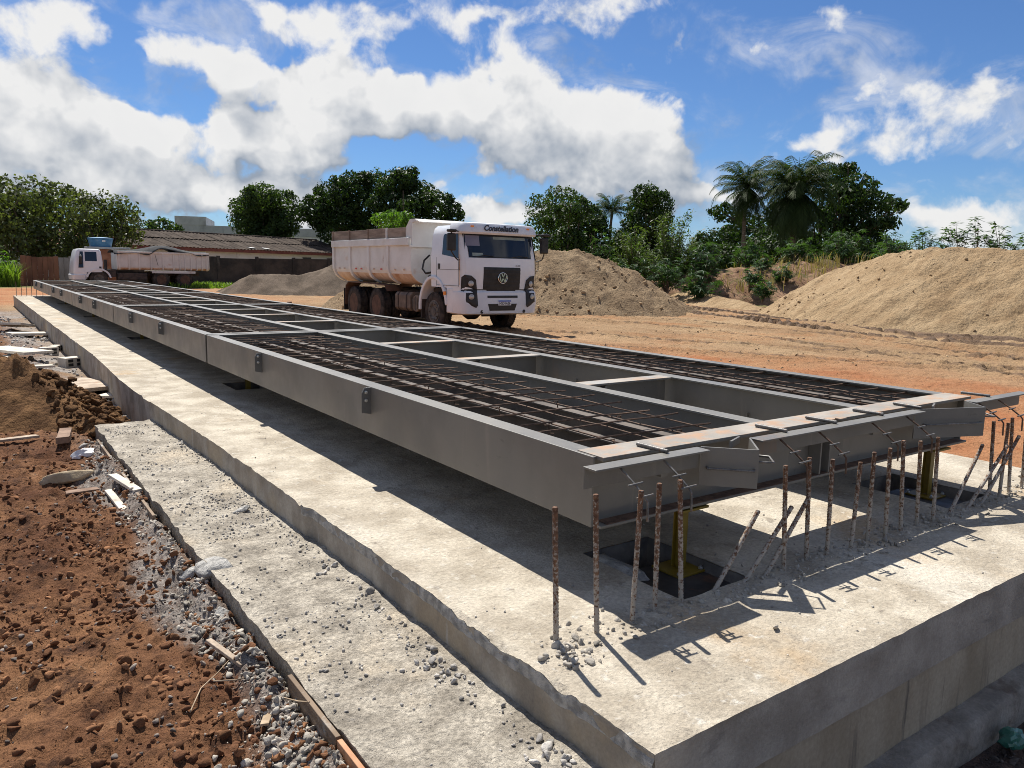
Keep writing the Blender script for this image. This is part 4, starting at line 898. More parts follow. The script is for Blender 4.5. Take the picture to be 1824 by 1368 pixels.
def block(x, y, rz, lab, s=1.0):
    t = empty('clay_block', (x, y, zg(x, y)+.0), rz, lab, 'block')
    b = MB(); a, c, h = .15*s, .10*s, .15*s
    b.prism([(-a, 0), (a, 0), (a, h), (-a, h)], 'y', -c, c); b.build('shell', M['wood_pale'], t, bevel=.004)
    for xx in (-.07*s, .07*s):
        for zz in (.045*s, .105*s):
            q = MB(); q.box(xx-.04*s, xx+.04*s, -c-.004, -c-.0015, zz-.022*s, zz+.022*s); q.build('hole_shade', M['black_plastic'], t)  # thin black panels on a solid block, painted for the shade inside its holes
block(-.72, 11.3, .5, 'pale hollow block lying alone beside the long block')
block(-.86, 13.3, .2, 'broken hollow block at the foot of the board stack', .9)
block(-.70, 13.9, 1.1, 'small hollow block behind the board stack', .7)
lump('tan_rock', (-1.46, 3.98, zg(-1.46, 3.98)+.03), (.155, .075, .05), M['tan_stone'], 211, 'flat tan rock lying on the red dirt', 'rock', .15)
lump('grey_rock', (-.72, 2.25, -.15), (.062, .035, .026), M['chip'], 212, 'flat grey rock on the apron below the block', 'rock', .3)
lump('white_rock', (.355, -.628, .008), (.022, .016, .014), M['rubble'], 213, 'small white stone lying on the slab front', 'rock', .3)
lump('concrete_lump', (-1.085, 1.50, -.185), (.075, .12, .055), M['chip'], 214, 'broken concrete lump at the chipped apron corner', 'concrete lump', .2)
lump('concrete_lump', (-1.17, 1.62, -.24), (.05, .06, .04), M['chip'], 215, 'smaller concrete lump left of the chipped apron corner', 'concrete lump', 1.2)
lump('concrete_lump', (-1.16, 1.08, -.23), (.045, .035, .03), M['chip'], 216, 'grey lump at the head of the white rubble', 'concrete lump', 1.2)
lump('dark_clod', (.95, 10.6, .05), (.11, .10, .07), M['clod'], 217, 'dark clod on the shaded slab under the scale', 'clod', 1.2)
for i, p in enumerate([[(-1.44, .42, -.255), (-1.38, .52, -.235), (-1.30, .60, -.235), (-1.22, .68, -.225)], [(-1.33, .545, -.235), (-1.26, .50, -.23), (-1.20, .49, -.225)], [(-1.17, .30, -.225), (-1.135, .20, -.205), (-1.125, .12, -.17)]]):
    o = MB().tube(p, [.0028, .0025, .002, .0015][:len(p)], 5).build('dry_stalk', M['straw_stick'], None, 60)
    tag(o, ['long dry stalk lying across the dirt and rubble', 'short dry stalk touching the long one', 'thin dry stalk leaning on the apron form board'][i], 'stalk')
def crumpled(name, loc, sc, mat, seed, lab, cat):
    v, f = ICO3; v = v.copy(); n = fbm(v[:, 0]*2.2+seed, v[:, 1]*2.2+v[:, 2]*1.7, 4, seed, .65); v = v*(1+.9*n[:, None]); v[:, 2] = np.maximum(v[:, 2], -.45)
    o = np_mesh(name, v*np.array(sc), f, mat, None, smooth=True, angle=R(25)); o.location = loc; tag(o, lab, cat)
crumpled('plastic_bag', (1.40, -1.06, -.585), (.062, .045, .042), M['bag'], 5, 'crumpled green plastic bag on the dark gravel', 'plastic bag')
crumpled('plastic_scrap', (-1.27, 4.72, zg(-1.27, 4.72)+.03), (.10, .06, .05), M['bag_white'], 9, 'white plastic scrap near the short brown plank', 'plastic scrap')
for i, (x, y) in enumerate(((6.9, 23.2), (6.6, 20.3))):
    b = MB(); b.box(-.07, .07, -.05, .05, -.1, .42 if i == 0 else .2); o = b.build('marker_post' if i == 0 else 'timber_block', M['wood_dark'], None, bevel=.008); o.location = (x, y, -.36)
    tag(o, ['short dark wooden post beyond the scale', 'dark timber block beside the rear truck wheels'][i], ['post', 'block'][i])

# loose clods on the yard, on the sand and around the mound
def surf(o):
    me = o.data; n = len(me.vertices); c = np.empty(n*3, np.float32); me.vertices.foreach_get('co', c); return c.reshape(-1, 3)
def clods_on(o, n, smin, smax, mat, lab, seed, power=5, zlo=-9.0, sink=.35):
    c = surf(o); rs = np.random.RandomState(seed); c = c[c[:, 2] > zlo]; k = c[rs.randint(len(c), size=n)]+np.concatenate([rs.uniform(-.05, .05, (n, 2)), np.zeros((n, 1))], 1)
    d = fbm(k[:, 0]*.8, k[:, 1]*.8, 3, seed) > -.06; k = k[d]
    tag(rocks('clods', k, smin+(smax-smin)*rs.rand(len(k))**power, mat, seed, sink=sink), lab, 'clods', kind='stuff')
HEAPS = {o.name: o for o in COL.objects if o.type == 'MESH' and o.name in ('sand_pile', 'sand_heap', 'earth_mound')}
clods_on(HEAPS['sand_pile'], 1800, .012, .08, M['sand_clod'], 'damp sand lumps on the face of the big sand pile', 961, 5, -.34)
clods_on(HEAPS['sand_heap'], 1900, .015, .11, M['sand_clod'], 'damp sand lumps over the tan sand heap', 962, 5, -.34)
clods_on(HEAPS['earth_mound'], 4600, .006, .07, M['earth'], 'ochre earth lumps on the small mound', 963, 4, -.32)
pts, sz = scatter(9000, (4.2, 26, 2, 30), 964, gh, .005, .04, 6, lambda x, y: np.clip(.3+2.2*fbm(x*.5, y*.5, 4, 965), .05, 1))
tag(rocks('yard_clods', pts, sz, M['sand_clod'], 966, sink=.4), 'small dirt lumps scattered over the yard', 'clods', kind='stuff')
# ------------------------------------------------------------------ vehicles
def text_mesh(body, size, mat, shear=0.0, extrude=.004, bold=0.0, width=None):
    cu = bpy.data.curves.new('lettering', 'FONT'); cu.body = body; cu.size = size; cu.shear = shear; cu.extrude = extrude; cu.offset = bold
    cu.align_x = 'CENTER'; cu.align_y = 'CENTER'
    o = bpy.data.objects.new('lettering', cu); COL.objects.link(o)
    dg = bpy.context.evaluated_depsgraph_get(); dg.update(); me = bpy.data.meshes.new_from_object(o.evaluated_get(dg))
    bpy.data.objects.remove(o)
    if width:
        xs = [v.co.x for v in me.vertices]; k = width/(max(xs)-min(xs)); c = (max(xs)+min(xs))/2
        for v in me.vertices: v.co.x = (v.co.x-c)*k
    me.materials.clear(); me.materials.append(mat); return me
def rring(z, hw, yf, yb, rc, bow=.05, n=5):
    """plan outline of a cab: bowed front, rounded corners"""
    P = []
    for i in range(9):
        x = -(hw-rc)+2*(hw-rc)*i/8; P.append((x, yf+bow*(x/hw)**2, z))
    y0 = yf+bow*((hw-rc)/hw)**2
    for i in range(1, n): a = -math.pi/2+math.pi/2*i/n; P.append((hw-rc+rc*math.cos(a), y0+rc+rc*math.sin(a), z))
    P.append((hw, y0+rc, z)); P.append((hw, yb-.04, z)); P.append((hw-.04, yb, z)); P.append((-hw+.04, yb, z)); P.append((-hw, yb-.04, z)); P.append((-hw, y0+rc, z))
    for i in range(1, n): a = math.pi+math.pi/2*i/n; P.append((-hw+rc+rc*math.cos(a), y0+rc+rc*math.sin(a), z))
    return P
def wheel_meshes(rad, wid, tag_):
    tp = [(rad*.58, -wid*.46), (rad*.66, -wid*.5), (rad*.88, -wid*.5), (rad*.965, -wid*.44)]
    for k in range(5):
        a = -wid*.40+k*wid*.165; tp += [(rad, a), (rad, a+wid*.125), (rad*.965, a+wid*.13), (rad*.965, a+wid*.16)]
    tp = [p for p in tp if p[1] < wid*.42]+[(rad*.965, wid*.44), (rad*.88, wid*.5), (rad*.66, wid*.5), (rad*.58, wid*.46)]
    tyre = MB().lathe(tp, 40, 'x', closed=True)
    n = 44                                                  # shoulder lugs
    for k in range(n):
        a = 2*math.pi*k/n
        for s in (-1, 1):
            c, sn = math.cos(a), math.sin(a); ta, tb = a, a+2*math.pi/n*.55
            q = []
            for aa in (ta, tb):
                for rr, xx in ((rad*.93, s*wid*.495), (rad*1.006, s*wid*.43), (rad*1.006, s*wid*.30), (rad*.95, s*wid*.30)):
                    q.append((xx, rr*math.cos(aa), rr*math.sin(aa)))
            tyre.add(q, [(0, 1, 2, 3), (7, 6, 5, 4), (0, 4, 5, 1), (1, 5, 6, 2), (2, 6, 7, 3)])
    return tyre.mesh('tyre', M['rubber'], 40)
def rim_mesh(rad, wid, dish, mat):
    b = MB(); b.lathe([(rad*.60, -wid*.48), (rad*.60, -wid*.44), (rad*.53, -wid*.42), (rad*.50, -wid*.44+dish), (rad*.34, -wid*.42+dish), (rad*.30, -wid*.42+dish*.55), (rad*.20, -wid*.42+dish*.4), (rad*.19, -wid*.50+dish*.2), (rad*.05, -wid*.52+dish*.2)], 32, 'x')
    for k in range(10):
        a = 2*math.pi*k/10; b.lathe([(.016, -wid*.42+dish-.03), (.016, -wid*.42+dish+.01)], 6, 'x', (0, rad*.40*math.cos(a), rad*.40*math.sin(a)))
    for k in range(8):
        a = 2*math.pi*(k+.5)/8; b.lathe([(.030, -wid*.42+dish-.006), (.030, -wid*.42+dish+.01)], 8, 'x', (0, rad*.46*math.cos(a), rad*.46*math.sin(a)))
    return b.mesh('rim', mat, 40)
def add_wheel(t, x, y, r, tyre, rim, side, duals=False):
    w = empty('wheel', (x, y, r)); w.parent = t
    put('tyre', tyre, w); 
    if duals: put('tyre', tyre, w, (-side*.32, 0, 0))
    put('rim', rim, w, (0, 0, 0), (0, 0, 0 if side < 0 else math.pi))
    return w
def body_profile(hw, z0, z1, zc, wb, n=8):
    """right half of a tipper body section, from the top edge down to the bottom centre"""
    P = [(hw, z1), (hw, zc+.0)]
    for i in range(1, n+1):
        a = math.pi/2*i/n; P.append((wb+(hw-wb)*math.cos(a), zc-(zc-z0)*math.sin(a)))
    P.append((0, z0)); return P
def tipper(t, hw, y0, y1, z0, zr, zc, wb, mat, matlow, ribs, rail=.2, rake=0.0):
    pr = body_profile(hw, z0, zr, zc, wb)
    full = [(-x, z) for x, z in pr]+[(x, z) for x, z in pr[::-1][1:]]
    k = len(pr); cut = 3
    # shell in two parts: clean upper plates and the stained curved floor
    up = MB(); inner = .045
    for sgn in (-1, 1):
        seg = pr[:cut+1]; rings = []
        poly = [(sgn*x, z) for x, z in seg]+[(sgn*(x-inner), z) for x, z in seg[::-1]]
        up.prism(poly, 'y', y0, y1)
    b1 = up.build('side_plate', mat, t)
    low = MB(); seg = [(-x, z) for x, z in pr[cut:]]+[(x, z) for x, z in pr[cut:][::-1][1:]]
    poly = seg+[(x*.95, z+.05) for x, z in seg[::-1]]
    low.prism(poly, 'y', y0, y1); low.build('floor', matlow, t, 40)
    for yy, w in ribs:
        for sgn in (-1, 1):
            q = MB(); o = .055; seg = pr[:k-3]
            poly = [(sgn*(x-.002), z) for x, z in seg]+[(sgn*(x+o*(1 if i < cut+2 else .8)), z-(.03 if i > cut else 0)) for i, (x, z) in list(enumerate(seg))[::-1]]
            q.prism(poly, 'y', yy-w/2, yy+w/2); q.build('rib', mat, t)
    for sgn in (-1, 1):
        q = MB(); q.box(min(sgn*(hw-.05), sgn*(hw+.075)), max(sgn*(hw-.05), sgn*(hw+.075)), y0-.02, y1+.03, zr-.003, zr+rail); q.build('top_rail', mat, t, bevel=.012)
    # front wall and tailgate
    q = MB(); wall = [(-x, z) for x, z in pr]+[(x, z) for x, z in pr[::-1][1:]]
    q.prism(wall, 'y', y0-.05, y0-.003); q.build('front_wall', mat, t)
    q = MB(); q.prism([(x*1.01, z) for x, z in wall], 'y', y1+.003, y1+.06); q.build('tailgate', mat, t)
    q = MB(); q.add([(-hw+.05, y0+.05, zr-.12), (hw-.05, y0+.05, zr-.12), (hw-.05, y1-.05, zr-.12), (-hw+.05, y1-.05, zr-.12)], [(0, 1, 2, 3)]); q.build('load', M['crushed'], t)

def tipper_truck():
    t = empty('tipper_truck', (9.27, 14.1, -.37), R(0), 'white tipper truck with cream dump body facing the camera', 'truck')
    HW = 1.2
    # cab
    b = MB(); b.loft([rring(.80, HW-.03, .05, .75, .2), rring(1.16, HW-.01, .0, .76, .22), rring(1.17, HW-.01, .0, 1.55, .22), rring(1.62, HW, -.03, 1.56, .22), rring(1.94, HW, .0, 1.56, .22), rring(2.50, HW-.05, .13, 1.55, .2), rring(2.66, HW-.09, .18, 1.53, .2), rring(2.74, HW-.16, .28, 1.48, .2)])
    cab = b.build('cab', M['white_paint'], t, 35)
    # visor panel above the windscreen
    def front_patch(name, x0, x1, z0, z1, yfun, mat, parent, th=.02, nx=12, nz=4, xin0=0, xin1=0):
        V = []; F = []
        for j in range(nz+1):
            f = j/nz; z = z0+(z1-z0)*f; xa = x0+(xin1 if f == 1 else 0)*1; 
            for i in range(nx+1):
                x = (x0+xin0*(1-f)+xin1*f)+((x1-xin0*(1-f)-xin1*f)-(x0+xin0*(1-f)+xin1*f))*i/nx; V.append((x, yfun(x, z), z))
        n = len(V); V += [(x, y+th, z) for x, y, z in V]; w = nx+1
        for j in range(nz):
            for i in range(nx): F.append((j*w+i, j*w+i+1, (j+1)*w+i+1, (j+1)*w+i)); F.append((n+j*w+i, n+(j+1)*w+i, n+(j+1)*w+i+1, n+j*w+i+1))
        ed = [j*w for j in range(nz+1)]+[nz*w+i for i in range(1, nx+1)]+[j*w+nx for j in range(nz-1, -1, -1)]+[i for i in range(nx-1, 0, -1)]
        for a, c in zip(ed, ed[1:]+ed[:1]): F.append((a, c, n+c, n+a))
        return MB().add(V, F).build(name, mat, parent, 40)
    def yf(z): return np.interp(z, [.8, 1.16, 1.62, 1.94, 2.5, 2.66], [.05, .0, -.03, .0, .13, .18])
    def bow(x): return .05*(x/HW)**2+.22*max(0, (abs(x)-.99)/.21)**2
    def Y(x, z, off): return float(yf(z))+bow(x)-off
    vb = MB(); vb.loft([rring(2.515, HW-.01, .03, .60, .16), rring(2.56, HW+.0, .0, .62, .16), rring(2.70, HW-.02, .03, .64, .16), rring(2.785, HW-.07, .10, .66, .15), rring(2.80, HW-.14, .18, .62, .14)])
    visor = vb.build('roof_visor', M['white_trim'], t, 35)
    def Yv(x, z): return float(np.interp(z, [2.515, 2.56, 2.70, 2.785], [.03, .0, .03, .10]))+.05*(x/HW)**2
    o = put('lettering', text_mesh('Constellation', .20, M['letter'], .30, .004, .006, 1.06), visor, (.0, Yv(0, 2.67)-.012, 2.668), (R(78), 0, 0)); tag(o, 'black script lettering Constellation')
    for s in (-1, 1):
        q = MB(); q.box(-.045, .045, -.012, .012, -.02, .02); l = q.build('marker_lamp', M['orange_lamp'], visor, bevel=.004); l.location = (s*.86, Yv(.86, 2.70)-.002, 2.70)
    wsf = lambda x, z: Y(x, z, .008)
    front_patch('windscreen', -1.07, 1.07, 1.955, 2.505, wsf, M['glass'], t, .006, 16, 4, 0, .03)
    front_patch('windscreen_seal', -1.10, 1.10, 1.93, 2.512, lambda x, z: Y(x, z, .004), M['black_plastic'], t, .003, 16, 4, 0, .03)
    front_patch('sticker', -1.02, -.62, 2.22, 2.48, lambda x, z: Y(x, z, .011), M['visor_tint'], t, .001, 4, 1)
    front_patch('papers', -.86, -.55, 1.97, 2.05, lambda x, z: Y(x, z, .011), M['dash'], t, .001, 2, 1)
    front_patch('papers', -.2, .82, 2.40, 2.47, lambda x, z: Y(x, z, .011), M['dash'], t, .001, 6, 1)
    for xa, xb in ((-.80, -.25), (.25, .85)):
        q = MB(); q.tube([(xa, Y(xa, 1.95, .03), 1.945), ((xa+xb)/2, Y((xa+xb)/2, 1.99, .03), 1.995), (xb, Y(xb, 1.97, .025), 1.975)], .011, 5); q.build('wiper', M['black_plastic'], t)
    # front panel, grille
    front_patch('front_panel', -1.06, 1.06, 1.145, 1.925, lambda x, z: Y(x, z, .022), M['white_paint'], t, .02, 16, 6)
    gr = front_patch('grille', -.56, .58, 1.14, 1.70, lambda x, z: Y(x, z, .028), M['black_plastic'], t, .006, 10, 4)
    for i in range(5):
        z = 1.19+.108*i; s_ = front_patch('slat', -.55, .57, z, z+.052, lambda x, zz: Y(x, zz, .045), M['black_plastic'], gr, .018, 10, 1)
    em = empty('emblem', (.01, Y(0, 1.42, .062), 1.43)); em.parent = t
    q = MB(); rr = .135; q.tube([(rr*math.cos(a), 0, rr*math.sin(a)) for a in np.linspace(0, 2*math.pi, 33)], .012, 8, False); q.build('ring', M['chrome'], em, 60)
    def stroke(p): 
        q = MB()
        for (a, c) in zip(p[:-1], p[1:]):
            d = Vector((c[0]-a[0], c[1]-a[1])).normalized(); nn = Vector((-d.y, d.x))*.0125
            q.prism([(a[0]-nn.x-d.x*.006, a[1]-nn.y-d.y*.006), (c[0]-nn.x+d.x*.006, c[1]-nn.y+d.y*.006), (c[0]+nn.x+d.x*.006, c[1]+nn.y+d.y*.006), (a[0]+nn.x-d.x*.006, a[1]+nn.y-d.y*.006)], 'y', -.010, .006)
        return q
    stroke([(-.052, .122), (0, .022), (.052, .122)]).build('letter_stroke', M['chrome'], em)
    stroke([(-.112, .070), (-.056, -.112), (0, .000), (.056, -.112), (.112, .070)]).build('letter_stroke', M['chrome'], em)
    q = MB(); q.lathe([(.125, 0), (.125, .01)], 28, 'y'); q.build('backing', M['black_plastic'], em); em.children[-1].location = (0, .012, 0)
    put('lettering', text_mesh('31.320', .055, M['letter_grey'], 0, .003, .001), t, (.50, Y(.5, 1.75, .034), 1.745), (R(90), 0, 0))
    # bumper
    b = MB(); b.loft([rring(.49, HW-.10, .02, .62, .2), rring(.53, HW-.02, -.08, .70, .22), rring(.80, HW+.01, -.10, .72, .22), rring(1.06, HW, -.07, .72, .22), rring(1.10, HW-.04, -.03, .70, .2)])
    bp = b.build('bumper', M['white_trim'], t, 35)
    def Yb(x, z, off): return float(np.interp(z, [.49, .53, .8, 1.06, 1.1], [.02, -.08, -.10, -.07, -.03]))+bow(x)-off
    def bpatch(name, x0, x1, z0, z1, off, mat, par=bp, **kw): return front_patch(name, x0, x1, z0, z1, lambda x, z: Yb(x, z, off), mat, par, .006, 8, 2, **kw)
    bpatch('air_slot', -.46, .48, .925, .985, .008, M['black_plastic']); bpatch('lower_grille', -.45, .45, .60, .775, .008, M['black_plastic'], xin0=.06)
    front_patch('grille_gap', -.44, .46, 1.085, 1.135, lambda x, z: Y(x, z, .016), M['black_plastic'], t, .004, 8, 1)
    bpatch('bumper_inlay', -.78, .78, .565, .592, .004, M['white_trim'])
    pl = bpatch('number_plate', -.145, .255, .735, .862, .020, M['plate_white']); front_patch('plate_band', -.143, .253, .832, .861, lambda x, z: Yb(x, z, .0235), M['plate_blue'], pl, .002, 4, 1)
    put('lettering', text_mesh('NSD1A26', .095, M['letter'], 0, .001, .002, .34), pl, (.055, Yb(.05, .78, .0225), .785), (R(90), 0, 0))
    for s in (-1, 1):
        # stacked lamp pods on the corners, built as dark inserts with round lamps
        V = [(.745, 1.14), (1.14, 1.14), (1.14, 1.44), (1.08, 1.50), (.92, 1.48), (.79, 1.38)]
        def corner(name, poly, yfn, mat, par, th):
            n = len(poly); c = (sum(p[0] for p in poly)/n, sum(p[1] for p in poly)/n); VV = []; FF = []
            rings = [1.0, .6, .2]
            for k in rings:
                for (x, z) in poly: xx, zz = c[0]+(x-c[0])*k, c[1]+(z-c[1])*k; VV.append((s*xx, yfn(xx, zz), zz))
            for j in range(2):
                for i in range(n): FF.append((j*n+i, j*n+(i+1) % n, (j+1)*n+(i+1) % n, (j+1)*n+i))
            FF.append(tuple(2*n+i for i in range(n)))
            m0 = len(VV); VV += [(s*x, yfn(x, z)+th, z) for x, z in poly]
            for i in range(n): FF.append((i, (i+1) % n, m0+(i+1) % n, m0+i))
            return MB().add(VV, FF).build(name, mat, par)
        pod = corner('lamp_pod', V, lambda x, z: Y(x, z, .048), M['black_plastic'], t, .05)
        V2 = [(.80, .68), (1.10, .80), (1.14, 1.13), (.755, 1.135), (.755, .74)]
        pod2 = corner('lamp_pod', V2, lambda x, z: Yb(x, z, .028), M['black_plastic'], t, .04)
        q = MB(); q.lathe([(.075, .0), (.073, -.012), (.05, -.024), (.015, -.03)], 20, 'y'); l = q.build('headlamp', M['lamp'], pod, 50); l.location = (s*.93, Y(.93, 1.28, .050), 1.285); l.rotation_euler = (0, 0, s*.25)
        q = MB(); q.lathe([(.072, .0), (.07, -.012), (.048, -.024), (.015, -.03)], 20, 'y'); l = q.build('headlamp', M['lamp'], pod2, 50); l.location = (s*.945, Yb(.945, .95, .030), .955); l.rotation_euler = (0, 0, s*.25)
        # side windows, door seams, handles
        q = MB(); q.prism([(.14, 1.905), (.95, 2.0), (.95, 2.46), (.90, 2.52), (.26, 2.52)], 'x', -.003, .003); wd = q.build('side_window', M['glass_side'], t); wd.location = (s*(HW+.0015), 0, 0); wd.rotation_euler = (0, 0, 0)
        # tilt the pane with the cab side
        wd.matrix_local = Matrix.Translation((s*(HW+.003), 0, 1.94))@Matrix.Rotation(s*-math.atan2(.05, .56), 4, 'Y')@Matrix.Translation((0, 0, -1.94))
        q = MB(); q.prism([(1.04, 1.66), (1.16, 1.66), (1.16, 1.80), (1.04, 1.80)], 'x', -.006, .010); h = q.build('door_handle', M['black_plastic'], t, bevel=.01); h.location = (s*(HW+.002), .0, -.03)
        for yy in (.13, 1.22):
            q = MB(); q.box(-.002, .002, yy-.005, yy+.005, 1.2, 1.93); sm = q.build('door_seam', M['black_plastic'], t); sm.location = (s*(HW+.0005), 0, 0)
        # front wheel arch and step
        q = MB(); A = np.linspace(R(8), R(185), 15); cy, cz = 1.40, .60
        o_ = [(cy-.76*math.cos(a), cz+.86*math.sin(a)) for a in A]; i_ = [(cy-.66*math.cos(a), cz+.77*math.sin(a)) for a in A]
        x0, x1 = (HW-.42, HW+.03)
        q.prism(o_+i_[::-1], 'x', min(s*x0, s*x1), max(s*x0, s*x1)); q.build('wheel_arch', M['white_trim'], t, 40, bevel=.02)
        q = MB(); q.prism([(cy-.68*math.cos(a), cz+.79*math.sin(a)) for a in A]+[(cy, .3)], 'x', s*(HW-.46), s*(HW-.43)); q.build('arch_liner', M['chassis'], t)
        q = MB(); q.box(s*HW-.16 if s > 0 else s*HW, s*HW if s > 0 else s*HW+.16, .40, .72, .52, 1.16); st = q.build('step_panel', M['white_trim'], t, bevel=.03)
        q = MB(); q.box(-.03, .03, -.035, .035, -.045, .045); q = q.build('turn_signal', M['orange_lamp'], st, bevel=.01); q.location = (s*(HW+.03), .75, 1.02)
        # mirrors
        mr = empty('mirror', (0, 0, 0)); mr.parent = t
        mx = 1.50 if s < 0 else 1.36
        q = MB(); q.tube([(s*1.17, .20, 2.56), (s*1.38, .02, 2.58), (s*mx, -.02, 2.54), (s*mx, -.02, 2.06), (s*1.35, .05, 1.92), (s*1.21, .15, 1.86)], .017, 6); q.build('mirror_arm', M['black_plastic'], mr, 60)
        q = MB(); q.box(s*mx-.115, s*mx+.115, -.07, .05, 2.08, 2.50); q.build('mirror_head', M['black_plastic'], mr, bevel=.035, seg=3)
        q = MB(); q.box(s*mx-.12 if s < 0 else s*mx-.1, s*mx+.1 if s < 0 else s*mx+.12, -.12, .04, 2.525, 2.60); q.build('mirror_head', M['black_plastic'], mr, bevel=.03)
    # seams, mud splash skirts, flaps
    front_patch('panel_gap', -1.08, 1.08, 1.128, 1.142, lambda x, z: Y(x, z, .024), M['black_plastic'], t, .004, 16, 1)
    for zz in (1.22, 1.62):
        for s in (-1, 1):
            q = MB(); q.box(-.004, .004, .14, 1.20, zz-.004, zz+.004); sm = q.build('door_seam', M['chassis'], t); sm.location = (s*(HW-.0005), 0, 0)
    for s in (-1, 1):
        q = MB(); q.box(s*1.0-.2, s*1.0+.2, 7.24, 7.27, .25, .95); q.build('mud_flap', M['black_plastic'], t)
        q = MB(); q.prism([(2.06, .30), (2.10, .30), (2.14, .98), (2.02, 1.0)], 'x', min(s*.78, s*1.18), max(s*.78, s*1.18)); q.build('mud_flap', M['chassis'], t)
        q = MB(); q.tube([(s*1.19, .10, 1.62), (s*1.235, .06, 1.64), (s*1.235, .06, 1.86), (s*1.19, .10, 1.88)], .012, 5); q.build('grab_handle', M['black_plastic'], t)
    for x in (-.62, .70):
        q = MB(); q.lathe([(.045, 0), (.04, .03)], 12, 'y'); l = q.build('tow_eye', M['black_plastic'], t); l.location = (x, -.075, .575)
    # rust streak and hinge strip on the pillar
    q = MB(); q.box(-.006, .004, -.012, .012, 1.25, 2.0); l = q.build('pillar_trim', M['tipper_low'], t); l.location = (-HW-.0015, .075, 0)
    for k in range(3): 
        q = MB(); q.lathe([(.045, 0), (.045, .03), (.03, .05)], 10, 'z'); l = q.build('roof_fitting', M['white_trim'], t); l.location = (-.95+.12*k, .9, 2.70)
    # chassis
    for s in (-1, 1):
        q = MB(); q.box(s*.42-.04, s*.42+.04, .3, 7.7, .72, .98); q.build('frame_rail', M['chassis'], t)
    q = MB(); q.box(-.9, .9, .35, 1.9, .55, 1.12); q.build('engine', M['chassis'], t)
    for y in (1.40, 4.85, 6.50):
        q = MB(); q.lathe([(.09, -.95), (.09, -.3), (.22, -.12), (.22, .12), (.09, .3), (.09, .95)], 12, 'x', (0, y, .50)); q.build('axle', M['chassis'], t, 50)
    tyre = wheel_meshes(.51, .28, 'a'); rf = rim_mesh(.51, .28, -.03, M['rim_grey']); rr_ = rim_mesh(.51, .28, .13, M['rim_mud'])
    for s in (-1, 1):
        add_wheel(t, s*1.04, 1.40, .51, tyre, rf, s)
        for y in (4.85, 6.50): add_wheel(t, s*1.06, y, .51, tyre, rr_, s, True)
    # fuel tank, strainer, air tank on the near side
    q = MB(); q.loft([[(x, y, z) for (x, z) in [(-1.15, .52), (-1.15, .88), (-1.08, .96), (-.72, .96), (-.62, .88), (-.62, .52), (-.72, .44), (-1.08, .44)]] for y in (2.78, 3.72)]); tk = q.build('fuel_tank', M['tank'], t, bevel=.02)
    for y in (3.0, 3.5):
        q = MB(); q.loft([[(x, yy, z) for (x, z) in [(-1.162, .515), (-1.162, .885), (-1.085, .972), (-.72, .972), (-.61, .885), (-.61, .51), (-.72, .428), (-1.085, .428)]] for yy in (y-.025, y+.025)]); q.build('tank_strap', M['chassis'], tk)
    q = MB(); q.lathe([(.23, -1.08), (.235, -1.10), (.22, -1.13), (.05, -1.14)], 24, 'x', (0, 2.48, .67)); q.lathe([(.22, -1.08), (.22, -.62)], 24, 'x', (0, 2.48, .67)); q.build('air_filter', M['tank'], t, 40)
    for i in range(5):
        q = MB(); q.box(-1.150, -1.142, 2.30+.09*i-.012, 2.30+.09*i+.012, .67-.19+.04*abs(i-2), .67+.19-.04*abs(i-2)); q.build('filter_bar', M['rim_grey'], t)
    q = MB(); q.box(.6, 1.12, 2.5, 3.6, .45, .95); q.build('battery_box', M['tank'], t, bevel=.02)
    # rear mudguards
    for s in (-1, 1):
        pr = [(4.15, .98), (4.3, 1.13), (5.2, 1.16), (6.9, 1.17), (7.12, 1.05), (7.20, .45)]
        q = MB(); q.prism(pr+[(y-.02, z-.025) for y, z in pr[::-1]], 'x', min(s*.72, s*1.20), max(s*.72, s*1.20)); q.build('mudguard', M['rim_mud'], t)
    # tipping body
    B = empty('dump_body', (0, 0, 0)); B.parent = t
    tipper(B, 1.19, 2.72, 8.10, 1.16, 2.26, 1.66, .55, M['tipper'], M['tipper_low'], [(4.03, .13), (5.33, .13), (6.70, .13), (8.02, .14)], .205)
    for s in (-1, 1):
        for i, (ya, yb) in enumerate(((2.95, 4.02), (4.10, 5.30), (5.38, 6.66), (6.74, 8.0))):
            q = MB(); q.box(s*1.205-.018, s*1.205+.018, ya, yb, 2.47, 2.745+(.012 if i % 2 else 0)); q.build('side_board', M['board'], B, bevel=.004)
        for y in (4.06, 5.34, 6.70, 8.04):
            q = MB(); q.box(s*1.235-.02, s*1.235+.02, y-.035, y+.035, 2.45, 2.765); q.build('stake', M['board'] if y > 5 else M['tipper'], B)
        for y in (3.05, 3.62, 4.5, 5.0, 5.9, 6.3, 7.2, 7.6):
            q = MB(); q.box(-.006, .006, -.05, .05, -.022, .022); l = q.build('reflector', M['red_reflector'] if int(y*10) % 2 else M['tipper_low'], B); l.location = (s*1.198, y, 1.585)
    # head board: taller front wall with cab guard
    q = MB(); q.prism([(2.30, 2.90), (2.42, 2.955), (2.72, 2.955), (2.96, 2.72), (2.96, 2.466), (2.66, 2.466), (2.63, 2.26), (2.60, 2.26), (2.57, 2.86)], 'x', -1.20, -1.16); q.build('guard_cheek', M['tipper'], B)
    q = MB(); q.prism([(2.30, 2.90), (2.42, 2.955), (2.72, 2.955), (2.96, 2.72), (2.96, 2.466), (2.66, 2.466), (2.63, 2.26), (2.60, 2.26), (2.57, 2.86)], 'x', 1.16, 1.20); q.build('guard_cheek', M['tipper'], B)
    q = MB(); q.box(-1.159, 1.159, 2.60, 2.645, 2.262, 2.93); q.build('head_board', M['tipper'], B)
